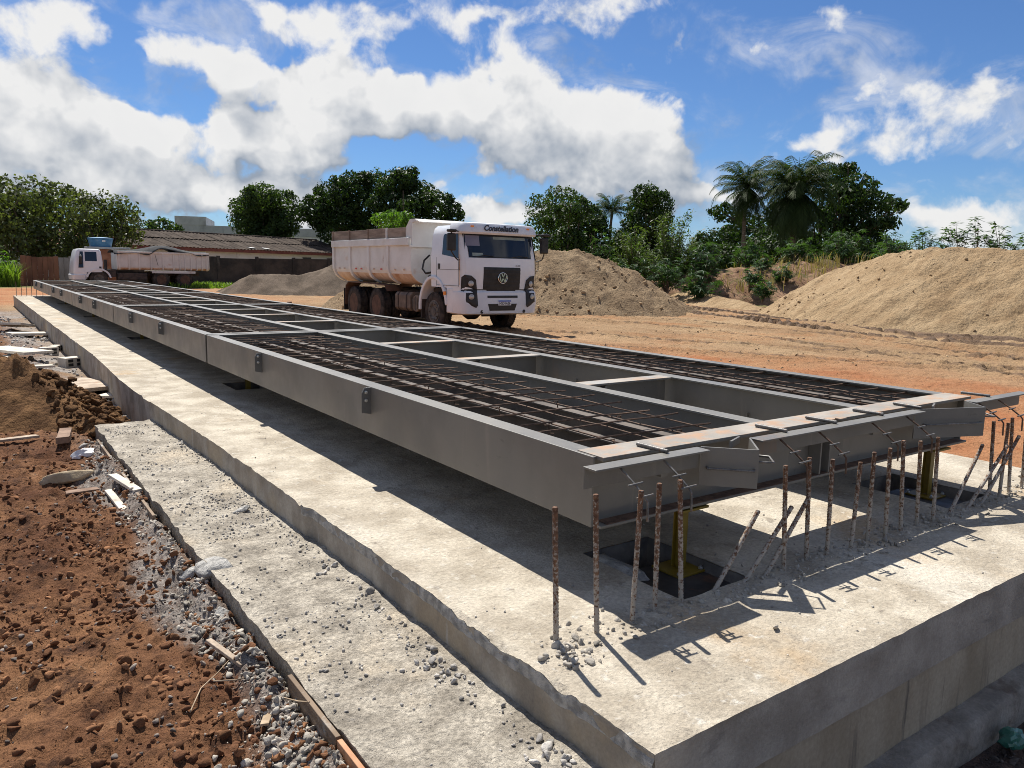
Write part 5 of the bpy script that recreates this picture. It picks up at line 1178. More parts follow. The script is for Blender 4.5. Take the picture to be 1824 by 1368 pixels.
    q = MB(); q.prism([(2.20, 2.88), (2.42, 2.96), (2.74, 2.96), (2.74, 2.935), (2.43, 2.935), (2.21, 2.86)], 'x', -1.19, 1.19); q.build('cab_guard', M['tipper'], B)
    q = MB(); q.box(-1.25, 1.25, 2.585, 2.668, 2.21, 2.262); q.build('front_rail', M['tipper'], B)
    q = MB(); q.box(-.35, .35, 2.1, 2.62, 1.0, 2.2); q.build('hydraulic_ram', M['chassis'], t)
    q = MB(); q.tube([(-.80, 2.0, 1.55), (-.98, 2.2, 1.50), (-1.0, 2.35, 1.62), (-.92, 2.4, 1.85), (-.80, 2.3, 2.0)], .028, 6); q.build('air_hose', M['black_plastic'], t, 60)
    q = MB(); q.box(-.9, .9, 1.95, 2.25, 1.0, 1.45); q.build('air_box', M['chassis'], t, bevel=.03)
tipper_truck()

def cargo_truck():
    t = empty('covered_tipper_truck', (3.06, 49.15, -.236), R(-90), 'white tipper truck parked side-on with a grey tarpaulin over its load', 'truck')
    HW = 1.12
    b = MB(); b.loft([rring(.50, HW-.05, .02, .72, .15), rring(.86, HW, .0, .74, .15), rring(.88, HW, .0, 1.52, .15), rring(1.45, HW, .06, 1.56, .15), rring(2.05, HW-.06, .20, 1.50, .15), rring(2.16, HW-.12, .26, 1.45, .15), rring(2.20, HW-.25, .40, 1.35, .15)]); b.build('cab', M['white_paint'], t, 35)
    b = MB(); b.loft([rring(.44, HW-.03, -.05, .66, .12), rring(.70, HW+.02, -.06, .66, .12), rring(.74, HW, -.03, .64, .12)]); b.build('bumper', M['white_trim'], t, 35)
    for s in (-1, 1):
        for nm, poly in (('side_window', [(.66, 1.50), (1.26, 1.50), (1.26, 2.03), (.66, 2.03)]), ('quarter_window', [(.30, 1.12), (.55, 1.12), (.58, 2.04), (.42, 2.04)])):
            q = MB(); q.prism(poly, 'x', -.004, .004); w = q.build(nm, M['glass'], t)
            w.matrix_local = Matrix.Translation((s*(HW+.003), 0, 1.45))@Matrix.Rotation(s*-math.atan2(.06, .6), 4, 'Y')@Matrix.Translation((0, 0, -1.45))
        q = MB(); q.box(s*(HW+.001)-.004, s*(HW+.001)+.004, 1.36, 1.48, 1.06, 1.20); q.build('door_vent', M['black_plastic'], t)
        q = MB(); q.box(s*1.30-.04, s*1.30+.04, .34, .50, 1.35, 1.78); q.build('mirror_head', M['black_plastic'], t, bevel=.02)
        q = MB(); q.tube([(s*1.1, .4, 1.3), (s*1.30, .40, 1.36), (s*1.30, .40, 1.8), (s*1.1, .45, 1.9)], .014, 5); q.build('mirror_arm', M['black_plastic'], t)
        A = np.linspace(R(10), R(172), 13); cy, cz = 1.32, .48
        q = MB(); q.prism([(cy-.66*math.cos(a), cz+.62*math.sin(a)) for a in A]+[(cy-.57*math.cos(a), cz+.53*math.sin(a)) for a in A[::-1]], 'x', min(s*.8, s*1.15), max(s*.8, s*1.15)); q.build('wheel_arch', M['white_trim'], t, 40)
        q = MB(); q.prism([(4.15, .98), (6.65, .98), (6.65, .94), (4.15, .94)], 'x', min(s*.7, s*1.16), max(s*.7, s*1.16)); q.build('mudguard', M['tipper2'], t)
        q = MB(); q.box(s*1.165-.012, s*1.165+.012, 4.15, 6.62, .86, 1.0); q.build('side_guard', M['tipper2'], t)
        q = MB(); q.box(s*.4-.04, s*.4+.04, .3, 7.0, .70, .92); q.build('frame_rail', M['chassis'], t)
    q = MB(); q.tube([(.9, 1.72, .9), (.9, 1.72, 1.6)], .09, 10); q.build('air_intake', M['black_plastic'], t, 50)
    q = MB(); q.box(.55, 1.1, 2.3, 3.9, .45, .85); q.build('fuel_tank', M['chassis'], t, bevel=.03)
    q = MB(); q.box(-1.0, 1.0, 1.7, 2.25, .6, 1.05); q.build('gearbox', M['chassis'], t)
    tyre = wheel_meshes(.47, .26, 'b'); rf = rim_mesh(.47, .26, -.02, M['rim_grey']); rr_ = rim_mesh(.47, .26, .12, M['rim_mud'])
    for s in (-1, 1):
        add_wheel(t, s*.98, 1.32, .47, tyre, rf, s)
        for y in (4.68, 6.02): add_wheel(t, s*1.0, y, .47, tyre, rr_, s, True)
    B = empty('dump_body', (0, 0, 0)); B.parent = t
    tipper(B, 1.12, 2.36, 7.42, 1.04, 2.02, 1.24, .9, M['tipper2'], M['tipper_low'], [(2.42, .10), (2.95, .08), (3.50, .08), (4.15, .08), (4.80, .08), (5.40, .08), (5.75, .06), (6.05, .06), (6.40, .06), (6.75, .06), (7.05, .06), (7.34, .1)], .10)
    # tarpaulin sagging over the load
    nx, ny = 14, 40; V = []
    for j in range(ny+1):
        y = 2.15+5.3*j/ny; f = j/ny
        for i in range(nx+1):
            u = -1+2*i/nx
            crown = 2.20+.28*math.exp(-((f-.52)/.22)**2)-.03*math.sin(f*9)
            z = crown-(.10+.16*math.exp(-((f-.36)/.09)**2)+.05*math.sin(f*21+u))*max(0, abs(u)-.72)/.28-.10*u*u
            V.append((u*1.24, y, z+.02*math.sin(i*1.7+j*.9)))
    w = nx+1; F = [(j*w+i, j*w+i+1, (j+1)*w+i+1, (j+1)*w+i) for j in range(ny) for i in range(nx)]
    o = np_mesh('tarpaulin', V, F, M['tarp'], B, smooth=True); sd = o.modifiers.new('solid', 'SOLIDIFY'); sd.thickness = .012
    q = MB(); q.tube([(1.21, 4.35, 1.98), (1.22, 4.5, 1.30)], .012, 5); q.build('tie_rope', M['black_plastic'], B)
cargo_truck()
# ------------------------------------------------------------------ buildings and walls
def oriented(name, a, b, lab, cat):
    """empty at a, local x towards b"""
    rz = math.atan2(b[1]-a[1], b[0]-a[0]); return empty(name, (a[0], a[1], a[2] if len(a) > 2 else 0), rz, lab, cat), math.hypot(b[0]-a[0], b[1]-a[1])
def shed():
    t, L = oriented('long_shed', (8.6, 62.5, -.3), (29.6, 71.6), 'long low shed with brown corrugated roof and white walls', 'shed')
    D = 8.4; e = 2.86; r = 4.15
    b = MB(); b.box(0, L, 0, .18, 0, e-.05); b.build('front_wall', M['plaster'], t)
    b = MB(); b.box(0, L, D-.18, D, 0, e-.05); b.build('back_wall', M['plaster'], t)
    for x in (0, L-.18):
        b = MB(); b.prism([(.19, 0), (D-.19, 0), (D-.19, e-.06), (D/2, r-.10), (.19, e-.06)], 'x', x, x+.18); b.build('gable_wall', M['plaster'], t)
    b = MB(); b.box(-.35, L+.2, -.52, -.48, e-.30, e-.04); b.build('fascia', M['fascia'], t)
    b = MB(); b.prism([(-.5, e-.14), (D/2, r-.16), (D/2, r-.05), (-.5, e-.02)], 'x', -.50, -.46); b.prism([(D+.5, e-.14), (D/2, r-.16), (D/2, r-.05), (D+.5, e-.02)], 'x', -.50, -.46); b.build('barge_board', M['fascia'], t)
    # corrugated sheets, one by one
    n = 22; w = (L+.8)/n; rs = random.Random(3)
    def sheet(y0, z0, y1, z1):
        V = []; F = []; m = 12
        for i in range(m+1):
            x = w*i/m*1.03; dz = .028*math.cos(i/m*2*math.pi*3)
            V += [(x, y0, z0+dz), (x, y1, z1+dz)]
        F = [(2*i, 2*i+2, 2*i+3, 2*i+1) for i in range(m)]
        return MB().add(V, F).mesh('roof_sheet', M['roof'], 60)
    ym, zm = (D/2-.55)/2-.55, 0
    yl, yu = -.60, D/2; zl, zu = e-.02, r; yk = yl+(yu-yl)*.53; zk = zl+(zu-zl)*.53
    lower, upper = sheet(yl, zl, yk+.12, zk+.02), sheet(yk, zk+.05, yu, zu+.05)
    back = sheet(D+.6, zl, yu, zu+.05)
    for i in range(n):
        for me in (lower, upper, back): put('roof_sheet', me, t, (-.45+i*w, 0, rs.uniform(-.012, .012)))
    b = MB(); b.tube([(-.45, D/2, r+.06), (L+.35, D/2, r+.06)], .09, 8); b.build('ridge_cap', M['roof'], t)
    for x, wd in ((10.9, .55), (12.4, .6)):
        b = MB(); b.prism([(x, 0), (x+wd, 0), (x+wd, 1), (x, 1)], 'z', 0, .01); o = b.build('skylight_sheet', M['plaster'], t); o.matrix_local = Matrix(((1, 0, 0, 0), (0, (yu-yl)*.45, 0, yl+.25), (0, (zu-zl)*.45, 1, zl+.14), (0, 0, 0, 1)))
    for x in (17.2, 20.4):
        b = MB(); b.box(x, x+1.1, -.03, .05, 1.75, 2.35); wn = b.build('window', M['gate_grey'], t)
        for k in range(4): 
            q = MB(); q.box(x+.06, x+1.04, -.045, -.032, 1.80+.135*k, 1.86+.135*k); q.build('louvre', M['glass_side'], wn)
    for x in (4.8, 9.6, 14.4):
        b = MB(); b.box(x, x+.16, -.06, -.002, 0, e-.32); b.build('pilaster', M['plaster'], t)
shed()
def wall_run():
    t, L = oriented('blackened_wall', (4.6, 53.8, -.32), (33.5, 52.2), 'soot blackened boundary wall behind the gravel pile', 'wall')
    n = 11; w = L/n
    for i in range(n):
        b = MB(); b.box(i*w+.10, (i+1)*w-.10, 0, .13, 0, 2.03+.05*((i*7) % 3-1)); b.build('panel', M['soot_wall'], t, bevel=.01)
        b = MB(); b.box(i*w-.10, i*w+.10, -.05, .19, 0, 2.14); b.build('post', M['soot_wall'], t, bevel=.01)
wall_run()
def gate():
    t, L = oriented('board_fence', (.75, 51.4, -.30), (5.0, 52.6), 'rust brown board fence with a grey middle panel at far left', 'fence')
    rs = random.Random(8); n = 15; w = L/n
    for i in range(n):
        m = M['gate_grey'] if 7 <= i <= 9 else M['gate_wood']
        b = MB(); b.box(i*w+.008, (i+1)*w-.008, -.015+rs.uniform(-.01, .01), .015, 0, 1.78+rs.uniform(-.07, .05)); b.build('board', m, t, bevel=.004)
    for z in (.5, 1.4):
        b = MB(); b.box(0, L, .03, .08, z, z+.09); b.build('rail', M['wood_dark'], t)
    t = empty('brick_pillar', (.62, 50.9, -.30), .3, 'short brick gate pillar left of the board fence', 'pillar')
    rs = random.Random(4)
    for k in range(13):
        b = MB(); b.box(-.17, .17, -.16, .16, .10*k, .10*k+.088); b.build('brick', M['brick_col'] if k < 9 else M['wood_dark'], t, bevel=.006)
    b = MB(); b.box(-.155, .155, -.145, .145, 0, 1.27); b.build('mortar_core', M['plaster_grey'], t)
gate()
def tank():
    t = empty('tank_stand', (5.15, 52.2, -.3), .1, 'brick stand under the blue water tank', 'stand')
    b = MB(); b.box(-.62, .62, -.5, .5, 0, 2.32); b.build('pier', M['brick_col'], t, bevel=.02)
    b = MB(); b.box(-.85, 1.5, -.65, .65, 2.325, 2.45); b.build('slab', M['plaster_grey'], t, bevel=.02)
    t = empty('water_tank', (5.10, 52.2, 2.155), 0, 'round blue plastic water tank on the brick stand', 'water tank')
    b = MB(); b.lathe([(.58, 0), (.60, .02), (.70, .44), (.73, .46), (.73, .50), (.70, .51)], 32); b.build('bowl', M['blue_tank'], t, 40)
    b = MB(); b.lathe([(.735, .512), (.74, .535), (.4, .58), (.1, .6)], 32); b.build('lid', M['blue_tank'], t, 40)
    q = MB(); q.box(.0, .18, -.745, -.70, .30, .40); q.build('sticker', M['plaster'], t)
tank()
def far_building():
    t, L = oriented('grey_warehouse', (19.7, 100.5, -.3), (52, 89), 'pale grey flat-roofed warehouse far behind the shed', 'building')
    b = MB(); b.box(0, L, 0, 12, 0, 5.2); b.build('wall', M['plaster'], t)
    b = MB(); b.box(-.05, L+.05, -.06, 12, 5.205, 6.25); b.build('parapet', M['plaster_grey'], t)
    b = MB(); b.box(0, 3.6, -.10, 11, 6.255, 7.3); b.build('stair_tower', M['plaster_grey'], t)
    for i in range(7):
        q = MB(); q.box(5+4.1*i, 6.6+4.1*i, -.03, .02, 3.2, 4.2); q.build('window', M['glass_side'], t)
    b = MB(); b.box(17, L+6, 3, 11, 6.26, 7.2); b.build('upper_block', M['plaster_grey'], t)
    t = empty('white_house', (.4, 76.5, -.3), .2, 'white house with red tile roof glimpsed through the left tree', 'house')
    b = MB(); b.box(0, 9, 0, 7, 0, 3.0); b.build('wall', M['plaster'], t)
    b = MB(); b.prism([(-.5, 3.0), (7.5, 3.0), (3.5, 4.5)], 'x', -.4, 9.4); b.build('roof', M['brick_col'], t)
    q = MB(); q.box(2.4, 3.4, -.04, .02, 1.1, 2.2); q.build('window', M['glass_side'], t)
    b = MB(); b.lathe([(.05, 0), (.04, 9)], 6); o = b.build('utility_pole', M['bark'], None); o.location = (33.6, 66.5, -.3); tag(o, 'thin utility pole between the round tree and the big tree', 'pole')
far_building()

# ------------------------------------------------------------------ vegetation
def leaf_quads(P, Nn, size, seed, aspect=.55, droop=0.0):
    rs = np.random.RandomState(seed); n = len(P)
    Nn = Nn+rs.normal(scale=.55, size=(n, 3)); Nn /= np.linalg.norm(Nn, axis=1, keepdims=True)+1e-9
    r = rs.normal(size=(n, 3)); r[:, 2] -= droop; u = r-Nn*np.sum(r*Nn, 1, keepdims=True); u /= np.linalg.norm(u, axis=1, keepdims=True)+1e-9
    v = np.cross(Nn, u); s = size*rs.uniform(.6, 1.3, size=(n, 1))
    V = np.stack([P-u*s*.5, P+v*s*aspect*.5+u*s*.05, P+u*s*.5-Nn*s*.12, P-v*s*aspect*.5+u*s*.05], 1).reshape(-1, 3)
    F = np.arange(n*4).reshape(n, 4); return V, F
def crown_points(lobes, dens, seed, gaps=.45, flat=.8, inner=.35):
    rs = np.random.RandomState(seed); PP = []; NN = []
    for (x, y, z, r) in lobes:
        n = int(dens*r*r)
        d = rs.normal(size=(n, 3)); d /= np.linalg.norm(d, axis=1, keepdims=True)
        rad = r*(1.02-inner*rs.rand(n)**1.6)
        # break the shell up into leafy sprays
        k = fbm(d[:, 0]*3.1+x+d[:, 2]*1.3, d[:, 1]*3.1+y+d[:, 2]*2.1, 3, seed+5, .6)
        k2 = fbm(d[:, 0]*8+y+d[:, 2]*5, d[:, 1]*8+x-d[:, 2]*6, 2, seed+9, .6)
        rad = rad*(1+.62*k+.30*k2); keep = rs.rand(n) > gaps*((k < -.06)*1.2+(k2 < -.08)*.7)
        p = d*rad[:, None]*np.array([1, 1, flat]); p = p[keep]; PP.append(p+np.array([x, y, z])); NN.append(d[keep])
    return np.concatenate(PP), np.concatenate(NN)
def tree(name, lobes, lab, mat, seed, dens=420, leaf=.34, ground=-.3, gaps=.45, flat=.85, group='trees beyond the yard', trunk_r=.22, stemz=.35):
    c = np.mean([l[:3] for l in lobes], 0); bx, by = c[0], c[1]; t = empty(name, (bx, by, ground), 0, lab, 'tree', group)
    rl = random.Random(seed*3+1); full = list(lobes)
    for (x, y, z, r) in lobes:                       # smaller sprays break the outline
        for k in range(3):
            a = rl.uniform(0, 6.283); e = rl.uniform(-.2, 1.3); q = r*rl.uniform(.75, 1.02); full.append((x+q*math.cos(a)*math.cos(e), y+q*math.sin(a)*math.cos(e), z+q*math.sin(e)*flat, r*rl.uniform(.22, .42)))
    off = np.array([bx, by, ground]); P, Nn = crown_points(full, dens, seed, gaps, flat)
    V, F = leaf_quads(P-off, Nn, leaf, seed)
    np_mesh('crown', V, F, mat, t)
    rs = random.Random(seed); b = MB(); top = c[2]-ground; zf = top*stemz
    b.tube([(0, 0, -.2), (rs.uniform(-.1, .1), 0, zf*.5), (rs.uniform(-.15, .15), rs.uniform(-.15, .15), zf)], [trunk_r*1.25, trunk_r, trunk_r*.8], 8)
    for l in lobes:
        e = np.array(l[:3])-off; m = (e*.55+np.array([0, 0, zf*.45]))+np.array([rs.uniform(-.3, .3), rs.uniform(-.3, .3), rs.uniform(-.2, .2)])
        b.tube([(0, 0, zf*.9), tuple(m), tuple(e), tuple(e+np.array([rs.uniform(-.5, .5)*l[3], rs.uniform(-.5, .5)*l[3], l[3]*.7]))], [trunk_r*.55, trunk_r*.36, trunk_r*.2, .02], 6)
    b.build('trunk', M['bark'], t, 60)
    return t
LOB = dict(
T1=[(0.9, 57.5, 4.56, 2.07), (2.6, 58.9, 5.11, 1.93), (3.9, 60.3, 4.82, 1.7), (2.2, 61.9, 3.72, 2.43), (0.7, 58.3, 2.79, 2.18), (3.5, 59.6, 2.94, 2.12), (-0.1, 61.3, 3.58, 2.21), (2.2, 57.4, 2.11, 2.15), (3.7, 58.8, 1.8, 1.59), (-1.0, 60.5, 4.24, 2.23)],
T2=[(4.8, 55.9, 4.41, 1.46), (6.0, 56.5, 4.66, 1.35), (7.2, 56.8, 4.5, 1.2), (5.9, 57.8, 3.55, 1.75), (6.8, 56.0, 3.3, 1.34), (4.9, 56.8, 2.72, 1.46), (6.6, 56.9, 2.62, 1.2), (4.3, 55.9, 1.96, 1.22)],
B3=[(12.0, 74.7, 4.1, 1.09), (13.3, 75.3, 4.5, 0.97), (14.5, 75.9, 4.2, 0.84), (13.2, 75.4, 2.8, 1.3)],
T3=[(23.4, 77.7, 7.9, 1.84), (22.8, 79.1, 6.99, 1.98), (25.8, 79.2, 7.24, 1.96), (24.7, 81.7, 5.83, 2.24), (25.5, 78.1, 5.66, 1.83), (22.2, 79.3, 5.43, 1.59), (25.2, 80.5, 4.63, 1.97), (26.0, 78.8, 5.24, 0.91), (24.0, 79.0, 3.4, 2.2)],
T4=[(27.8, 75.0, 6.93, 1.75), (30.0, 75.1, 8.49, 2.1), (32.3, 75.2, 9.38, 2.0), (34.7, 75.1, 9.6, 2.1), (36.2, 71.5, 10.2, 1.6), (35.2, 71.8, 9.6, 1.85), (38.0, 71.4, 8.73, 1.95), (38.2, 68.3, 7.6, 1.85), (40.2, 68.2, 6.8, 1.35), (34.6, 71.2, 7.31, 2.27), (32.6, 74.1, 7.06, 2.28), (35.6, 69.6, 6.61, 2.26), (28.3, 74.8, 6.03, 1.4), (30.2, 74.4, 5.2, 2.2), (33.4, 72.4, 4.8, 2.3), (36.4, 69.8, 4.6, 2.3), (39.2, 67.8, 4.9, 1.9), (31.0, 74.8, 6.6, 2.0)],
BR=[(23.1, 50.0, 4.67, 0.63), (24.6, 50.8, 4.95, 0.72), (26.1, 51.6, 4.98, 0.62), (25.5, 51.9, 4.51, 0.9), (24.7, 51.2, 3.6, 1.1)],
T5=[(42.0, 55.2, 6.75, 1.44), (44.2, 55.8, 8.11, 1.22), (46.1, 56.5, 8.39, 1.11), (48.1, 57.2, 7.76, 1.0), (43.4, 55.2, 6.07, 1.55), (43.3, 57.6, 5.62, 1.11), (46.7, 57.2, 6.59, 1.33), (44.8, 56.2, 4.6, 1.6), (43.4, 56.0, 3.0, 2.0), (46.5, 57.0, 3.4, 2.0)],
T6=[(36.1, 43.9, 5.63, 1.01), (37.7, 44.5, 5.97, 1.01), (37.5, 46.6, 4.95, 1.19), (39.7, 46.7, 4.84, 1.28), (36.5, 44.5, 3.54, 1.28), (36.7, 46.3, 3.36, 0.91), (38.4, 45.6, 3.0, 1.5), (37.2, 45.0, 1.8, 1.5)],
T7=[(42.3, 42.1, 7.21, 1.21), (44.1, 42.6, 6.7, 1.36), (44.2, 44.6, 6.37, 1.36), (46.7, 44.4, 5.8, 0.98), (43.1, 42.4, 5.09, 1.65), (43.4, 44.3, 4.26, 1.45), (45.7, 44.2, 3.89, 1.46), (41.2, 43.2, 3.26, 1.16), (43.4, 43.0, 2.4, 1.8)],
T8=[(51.6, 41.9, 6.44, 1.32), (54.2, 41.5, 5.71, 1.55), (54.7, 43.6, 4.96, 1.1), (61.1, 37.6, 9.7, 1.61), (58.4, 33.8, 8.72, 1.51), (59.7, 35.0, 7.52, 1.98), (62.1, 34.3, 7.64, 1.53), (58.9, 31.1, 6.9, 1.07), (57.8, 36.4, 10.15, 0.92), (60.1, 35.9, 10.32, 0.93), (61.5, 37.0, 6.06, 2.31), (58.9, 32.9, 5.55, 1.76), (61.0, 32.6, 5.88, 1.06), (57.7, 41.1, 5.77, 1.68), (56.0, 36.0, 5.05, 2.28), (60.8, 31.4, 7.03, 0.54), (57.5, 37.5, 3.6, 2.4), (60.0, 34.5, 3.6, 2.2), (53.5, 40.0, 4.2, 2.0), (55.0, 38.0, 6.6, 1.8), (57.0, 34.6, 7.6, 2.0), (61.5, 35.2, 4.4, 2.2), (54.2, 40.2, 2.4, 2.2), (57.0, 36.0, 2.2, 2.4), (60.5, 33.6, 2.2, 2.2)])
tree('broad_tree', LOB['T1'], 'broad olive tree at the far left edge behind the board fence', M['leaf_olive'], 401, 420, .32, gaps=.85)
tree('broad_tree', LOB['T2'], 'olive tree right of the leftmost tree, behind the blue tank', M['leaf_olive'], 402, 460, .28, gaps=.95)
tree('small_tree', LOB['B3'], 'small light green tree showing over the shed roof', M['leaf_mid'], 403, 520, .30)
tree('round_tree', LOB['T3'], 'single round dark tree behind the shed roof', M['leaf_mid'], 404, 520, .36, gaps=.3)
tree('spreading_tree', LOB['T4'], 'big dark tree with several domes behind the tipper truck', M['leaf_dark'], 405, 430, .38, gaps=.35, trunk_r=.4)
tree('small_tree', LOB['BR'], 'small bright green tree top above the tipper side boards', M['leaf_bright'], 406, 900, .22)
tree('ragged_tree', LOB['T5'], 'thin ragged tree just right of the truck cab', M['leaf_mid'], 407, 480, .28, gaps=.7)
tree('dense_tree', LOB['T6'], 'dense mid green tree right of the truck, before the ragged tree', M['leaf_dark'], 408, 700, .26, gaps=.25)
tree('dense_tree', LOB['T7'], 'tall dense dark tree between the small palm and the weeds', M['leaf_dark'], 409, 640, .28, gaps=.25)
tree('undergrowth_tree', [(40.5, 47.0, 4.8, 1.7), (42.2, 46.6, 3.4, 1.9), (39.5, 46.0, 2.4, 1.9), (43.6, 46.0, 2.2, 2.0), (41.5, 47.5, 5.6, 1.3), (40.5, 46.0, 1.2, 1.8)], 'low dark tree below the small palm', M['leaf_dark'], 411, 560, .28, gaps=.35)
tree('undergrowth_tree', [(49.5, 41.0, 3.4, 2.0), (51.5, 39.5, 2.6, 2.2), (48.2, 38.0, 2.2, 1.8), (52.5, 37.0, 3.2, 2.2), (50.0, 34.5, 2.8, 2.0), (54.0, 32.0, 2.8, 2.2), (56.5, 30.0, 2.6, 1.8)], 'dark undergrowth between the two tall palms and the feathery tree', M['leaf_dark'], 412, 460, .30, gaps=.35)
tree('feathery_tree', LOB['T8'], 'wide dark feathery tree behind the two tall palms', M['leaf_dark'], 410, 430, .34, gaps=.9, flat=.55, trunk_r=.35)

def palm(x, y, zc, span, droop, lab, seed, nf=34, trunk_r=.17, ground=-.3, upright=.4, hang=0):
    t = empty('palm_tree', (x, y, ground), 0, lab, 'palm', 'palms beyond the yard'); H = zc-ground; rs = random.Random(seed)
    b = MB(); n = 14; b.tube([(.12*math.sin(i*.5), 0, H*i/n-.1*(i == 0)) for i in range(n+1)], [trunk_r*(1.15-.35*i/n)*(1.06 if i % 2 else .97) for i in range(n+1)], 10); b.build('trunk', M['palm_bark'], t, 60)
    V = []; F = []
    rib = MB()
    for f in range(nf+hang):
        az = f*2.39996+rs.uniform(-.2, .2); low = f >= nf
        el = (R(78)-R(105)*(f/nf)*(1-upright*.3)) if not low else R(rs.uniform(-70, -30))
        L = span*rs.uniform(.8, 1.2)*(1.0 if not low else .95); m = 12; p = Vector((0, 0, H)); d0 = el; pts = []; dirs = []
        for i in range(m+1):
            s = i/m; e = d0-droop*s*s*R(95)*(1 if d0 > 0 else .45)
            e = max(e, R(-86)); dv = Vector((math.cos(az)*math.cos(e), math.sin(az)*math.cos(e), math.sin(e)))
            pts.append(p.copy()); dirs.append(dv); p = p+dv*(L/m)
        rib.tube(pts[::3]+[pts[-1]], .016, 4, False)
        for i in range(1, m+1):
            for j in range(4):
                q = pts[i-1].lerp(pts[i], j/4) if i > 0 else pts[i]; dv = dirs[i]
                s = (i-1+j/4)/m
                ll = span*.21*math.sin(math.pi*min(.98, .12+.86*s))**.7+.06
                side = dv.cross(Vector((0, 0, 1)))
                side = side.normalized() if side.length > .05 else Vector((math.sin(az), -math.cos(az), 0))
                for sg in (-1, 1):
                    tip = q+(side*sg*.80+dv*.5+Vector((0, 0, -.42-.3*rs.random()))).normalized()*ll*rs.uniform(.8, 1.15)
                    wv = dv*ll*.042
                    k = len(V); mid = q.lerp(tip, .5)+Vector((0, 0, .04*ll)); V += [tuple(q-wv*.5), tuple(mid+wv), tuple(tip), tuple(mid-wv)]; F.append((k, k+1, k+2, k+3))
    rib.build('rib', M['leaf_palm'], t, 60)
    np_mesh('fronds', V, F, M['leaf_palm'], t)
    q = MB(); q.tube([(0, 0, H), (.03, 0, H+span*.55)], [.035, .008], 5); q.build('spear_leaf', M['leaf_palm'], t)
palm(45.3, 34.7, 7.7, 3.0, 1.2, 'slender palm with arching fronds, left of the taller one', 501, 34, .15, hang=26)
palm(45.7, 30.8, 7.3, 3.8, 1.3, 'tallest palm with a heavy skirt of hanging fronds', 502, 54, .2, hang=70)
palm(45.4, 49.3, 6.7, 2.3, 1.1, 'small palm between the dense tree and the tall dense tree', 503, 26, .14)

def star_leaf(c, nrm, size, rot, rs, lobes=7):
    nrm = nrm.normalized(); u = nrm.orthogonal().normalized(); v = nrm.cross(u); V = [c]; 
    for i in range(lobes):
        a = rot+(-150+300*i/(lobes-1))*math.pi/180; l = size*(.62+.38*math.cos((a-rot)*.55))
        a0 = a-150/(lobes-1)*math.pi/180
        V.append(c+(u*math.cos(a0)+v*math.sin(a0))*size*.26); V.append(c+(u*math.cos(a)+v*math.sin(a))*l-nrm*l*.22)
    V.append(c+(u*math.cos(rot+2.9)+v*math.sin(rot+2.9))*size*.2)
    return V, [(0, i, i+1, i+2) if i % 2 else (0, i, i+1, i+1) for i in range(1, len(V)-2)]
def castor(x, y, z, h, w, lab, seed, n=90, leaf=.34, mat='leaf_castor', group='castor bushes on the soil mound'):
    t = empty('castor_bush', (x, y, z), 0, lab, 'bush', group); rs = random.Random(seed); V = []; F = []; st = MB()
    tips = []
    for k in range(max(5, n//10)):
        a = rs.uniform(0, 6.283); r = w*rs.uniform(.15, .9); hh = h*rs.uniform(.45, 1.0)*(1-.35*r/w); tip = Vector((r*math.cos(a), r*math.sin(a), hh)); tips.append(tip)
        st.tube([(0, 0, -.2), (tip.x*.35, tip.y*.35, hh*.5), tuple(tip)], [.03, .022, .01], 5)
    for k in range(n):
        tip = rs.choice(tips); f = rs.uniform(.45, 1.02); c = Vector((tip.x*f, tip.y*f, tip.z*f))+Vector((rs.gauss(0, .14*w), rs.gauss(0, .14*w), rs.gauss(0, .10*h)))
        c.z = max(c.z, .08)
        nrm = Vector((rs.gauss(0, .45)+c.x*.4/w, rs.gauss(0, .45)+c.y*.4/w, 1)); vs, fs = star_leaf(c, nrm, leaf*rs.uniform(.6, 1.2), rs.uniform(0, 6.28), rs)
        o = len(V); V += [tuple(p) for p in vs]; F += [tuple(i+o for i in f_) for f_ in fs]
    me = bpy.data.meshes.new('foliage'); me.from_pydata(V, [], [tuple(dict.fromkeys(f)) for f in F]); me.materials.append(M[mat]); link(bpy.data.objects.new('foliage', me), t)
    st.build('stems', M['bark'], t, 60)
CB = [(30.1, 27.9, .2, 2.3, 1.5, 'castor bush at the left foot of the soil mound', 120), (29.8, 25.4, -.1, 1.6, 1.2, 'low castor bush just behind the sand berm', 100), (32.8, 27.6, .6, 2.2, 1.4, 'castor bush behind the low one by the berm', 110),
      (37.4, 28.2, 1.5, 2.2, 1.6, 'castor bush below the slender palm', 120), (39.8, 26.2, 1.9, 1.8, 1.5, 'castor bush below the tallest palm', 110), (42.3, 24.9, 1.9, 2.6, 1.8, 'tall castor bush right of the tallest palm', 150),
      (43.9, 22.9, 1.8, 2.4, 1.6, 'castor bush right of the tall castor bush', 130), (46.8, 22.4, 1.6, 2.1, 1.5, 'rightmost castor bush before the skyline shrubs', 100), (32.0, 22.9, .0, 1.2, .8, 'small castor bush at the foot of the big sand pile', 60),
      (36.0, 24.3, .9, 1.1, .8, 'small castor bush on the bare soil slope', 55), (31.3, 35.1, -.1, 4.3, 1.7, 'tall pale castor bush in front of the dense trees', 160), (36.4, 26.2, 1.3, 1.2, 1.0, 'castor bush in the middle of the soil slope', 60),
      (33.6, 25.0, .5, 1.2, 1.0, 'low castor bush between the berm and the slope', 70), (35.0, 29.4, 1.2, 2.4, 1.6, 'castor bush between the willowy shrubs and the palm', 130), (28.6, 29.6, -.2, 2.6, 1.4, 'castor bush right behind the sand heap', 120), (34.2, 33.5, .2, 2.8, 1.8, 'castor bush behind the willowy shrubs', 130)]
for i, (x, y, z, h, w, lab, n) in enumerate(CB): castor(x, y, z, h, w, lab, 600+i, int(n*1.5), .36 if h > 1.5 else .30)
